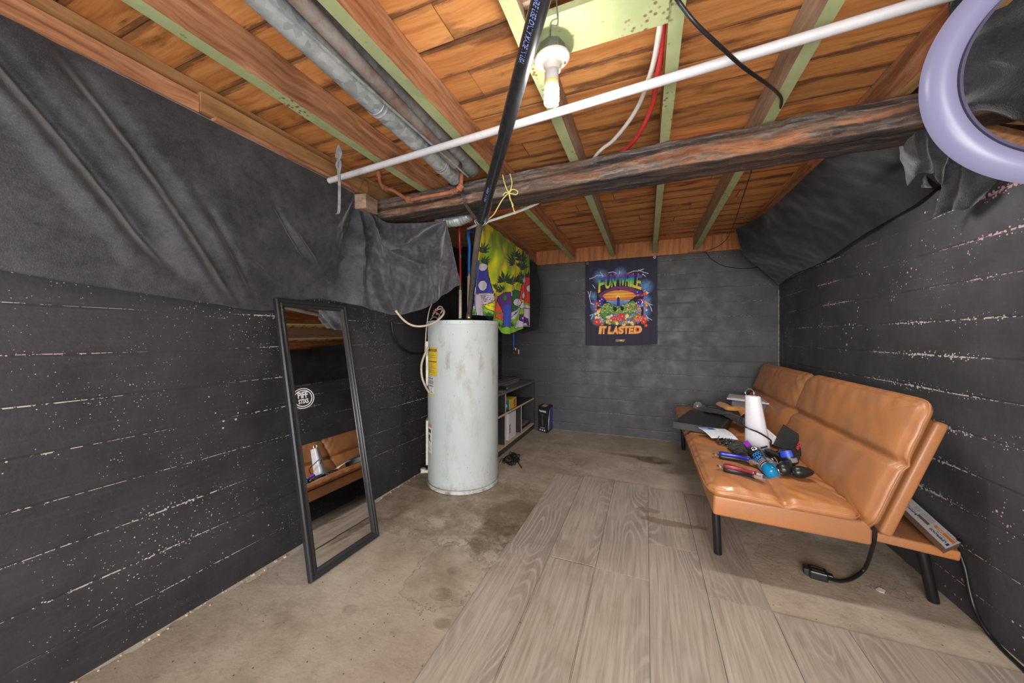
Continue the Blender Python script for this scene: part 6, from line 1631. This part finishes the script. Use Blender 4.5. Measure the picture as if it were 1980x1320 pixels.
cf.poly([(.02, .55), (.34, .55), (.34, .74), (.02, .74)], ori)
# lettering reads from the upper end down to the lower end (x reversed, y up)
def rt_(txt, x0, x1, y0, y1, c, b=.02): cf.text(txt, x0, y0, x1, y1, c, b, rot=0)
VIS = .36
rt_('LIFEPROOF', .07, .33, .20, .36, (40, 50, 90), .04); rt_('Luxury Vinyl Plank', .10, .27, .41, .50, (70, 76, 96))
cf.poly([(.025, .16), (.055, .16), (.055, .36), (.025, .36)], (40, 50, 90)); rt_('22.18 mil wear layer', .03, .20, .80, .90, (90, 96, 110)); rt_('EASY', .20, .30, .58, .71, (240, 220, 200))
rt_('LIFEPROOF', .62, .82, .26, .38, (40, 50, 90), .04); rt_('Luxury Vinyl', .64, .80, .42, .50, (60, 60, 66), .03); cf.poly([(.585, .24), (.61, .24), (.61, .38), (.585, .38)], (40, 50, 90))
cf.poly([(.38, .30), (.58, .30), (.58, .50), (.38, .50)], (112, 100, 84))
for k in range(5): cf.line([(.38, .58+.07*k), (.55+.05*random.random(), .58+.07*k)], .003, (130, 132, 140))
for k in range(4): cf.line([(.62, .60+.07*k), (.72, .60+.07*k)], .003, (110, 110, 116))
for k in range(13): cf.poly([(.875+.0075*k, .50), (.875+.0075*k+(.002+.003*(k % 3 == 0)), .50), (.875+.0075*k+(.002+.003*(k % 3 == 0)), .82), (.875+.0075*k, .82)], (44, 44, 48))
cf.line([(.86, .22), (.97, .22)], .004, (60, 90, 140)); cf.line([(.86, .32), (.95, .32)], .003, (110, 110, 116))
mb = MB(); mb.col = []; LV = (P4-P3).length*1.05
def cfn(u, v): return a0.lerp(a1, v)+ld*(LV*u)+nn*.0008
printed(mb, cf, cfn); mb.build('carton_label', M['print_gloss'], p)
MB().add([a0+ld*LV+nn*.0006, a1+ld*LV+nn*.0006, b1+nn*.0006, b0+nn*.0006], [(0, 1, 2, 3)]).build('carton_face', M['white_card'], p)

# ================================================================ cords on the floor
cp = [Vector((.790, 1.685, .278)), atd(1692, 1026, 1.285), atd(1690, 1045, 1.30), atd(1683, 1072, 1.36), atz(1671, 1100, .03), atz(1650, 1117, .008), atz(1628, 1123, .006), atz(1612, 1121, .012), atz(1600, 1117, .022)]
p = MB().tube(crm(cp, 8), .0068, 12).build('power_cord', M['black_plastic'], fu, smooth=True); p['label'] = 'thick black power cord with plug'
pc_ = atz(1581, 1108, .018); pd = (atz(1560, 1104, .018)-atz(1604, 1116, .018)).normalized(); ps = Vector((0, 0, 1)).cross(pd).normalized()
MB().obox(pc_, pd*.030, ps*.026, Vector((0, 0, .017))).build('plug_body', M['black_plastic'], p, bevel=.006)
MB().obox(pc_-pd*.036, pd*.012, ps*.012, Vector((0, 0, .010))).build('plug_neck', M['black_plastic'], p, bevel=.004)
MB().obox(pc_+pd*.036-ps*.004, pd*.010, ps*.018, Vector((0, 0, .013))).build('socket_face', M['black_matte'], p, bevel=.003)
for k in (-1, 1): MB().obox(pc_+Vector((0, 0, .0175))+ps*(.012*k), pd*.020, ps*.0025, Vector((0, 0, .0012))).build('grip_rib', M['black_matte'], p)
cp = [Vector((1.045, 1.80, .21)), Vector((1.052, 1.74, .262)), atx(1848, 1057, 1.052), atx(1856, 1072, 1.056), atx(1866, 1100, 1.058), atx(1874, 1140, 1.058), atx(1884, 1175, 1.058), atx(1898, 1205, 1.056), atz(1918, 1232, .008), atz(1945, 1262, .006), atz(1985, 1300, .006), atz(2040, 1356, .006)]
cp = [Vector((min(q_.x, 1.058), q_.y, max(q_.z, .006))) for q_ in cp]
pipe_thing('grey_cable', 'grey cable dropping from the flooring carton and running along the foot of the right wall', 'cable', crm(cp, 8), .0062, M['black_metal'], 10)
c = [atz(1693, 1139, .002), atz(1700, 1136, .004), atz(1712, 1142, .003), atz(1710, 1147, .002), atz(1700, 1144, .003)]
tag(MB().add(c+[q_+Vector((0, 0, .002)) for q_ in c], [(9, 8, 7, 6, 5)[::-1], (0, 1, 6, 5), (1, 2, 7, 6), (2, 3, 8, 7), (3, 4, 9, 8), (4, 0, 5, 9), (4, 3, 2, 1, 0)]).build('paper_scrap', M['white_card']), 'tiny torn scrap of white paper on the concrete by the futon', 'paper')
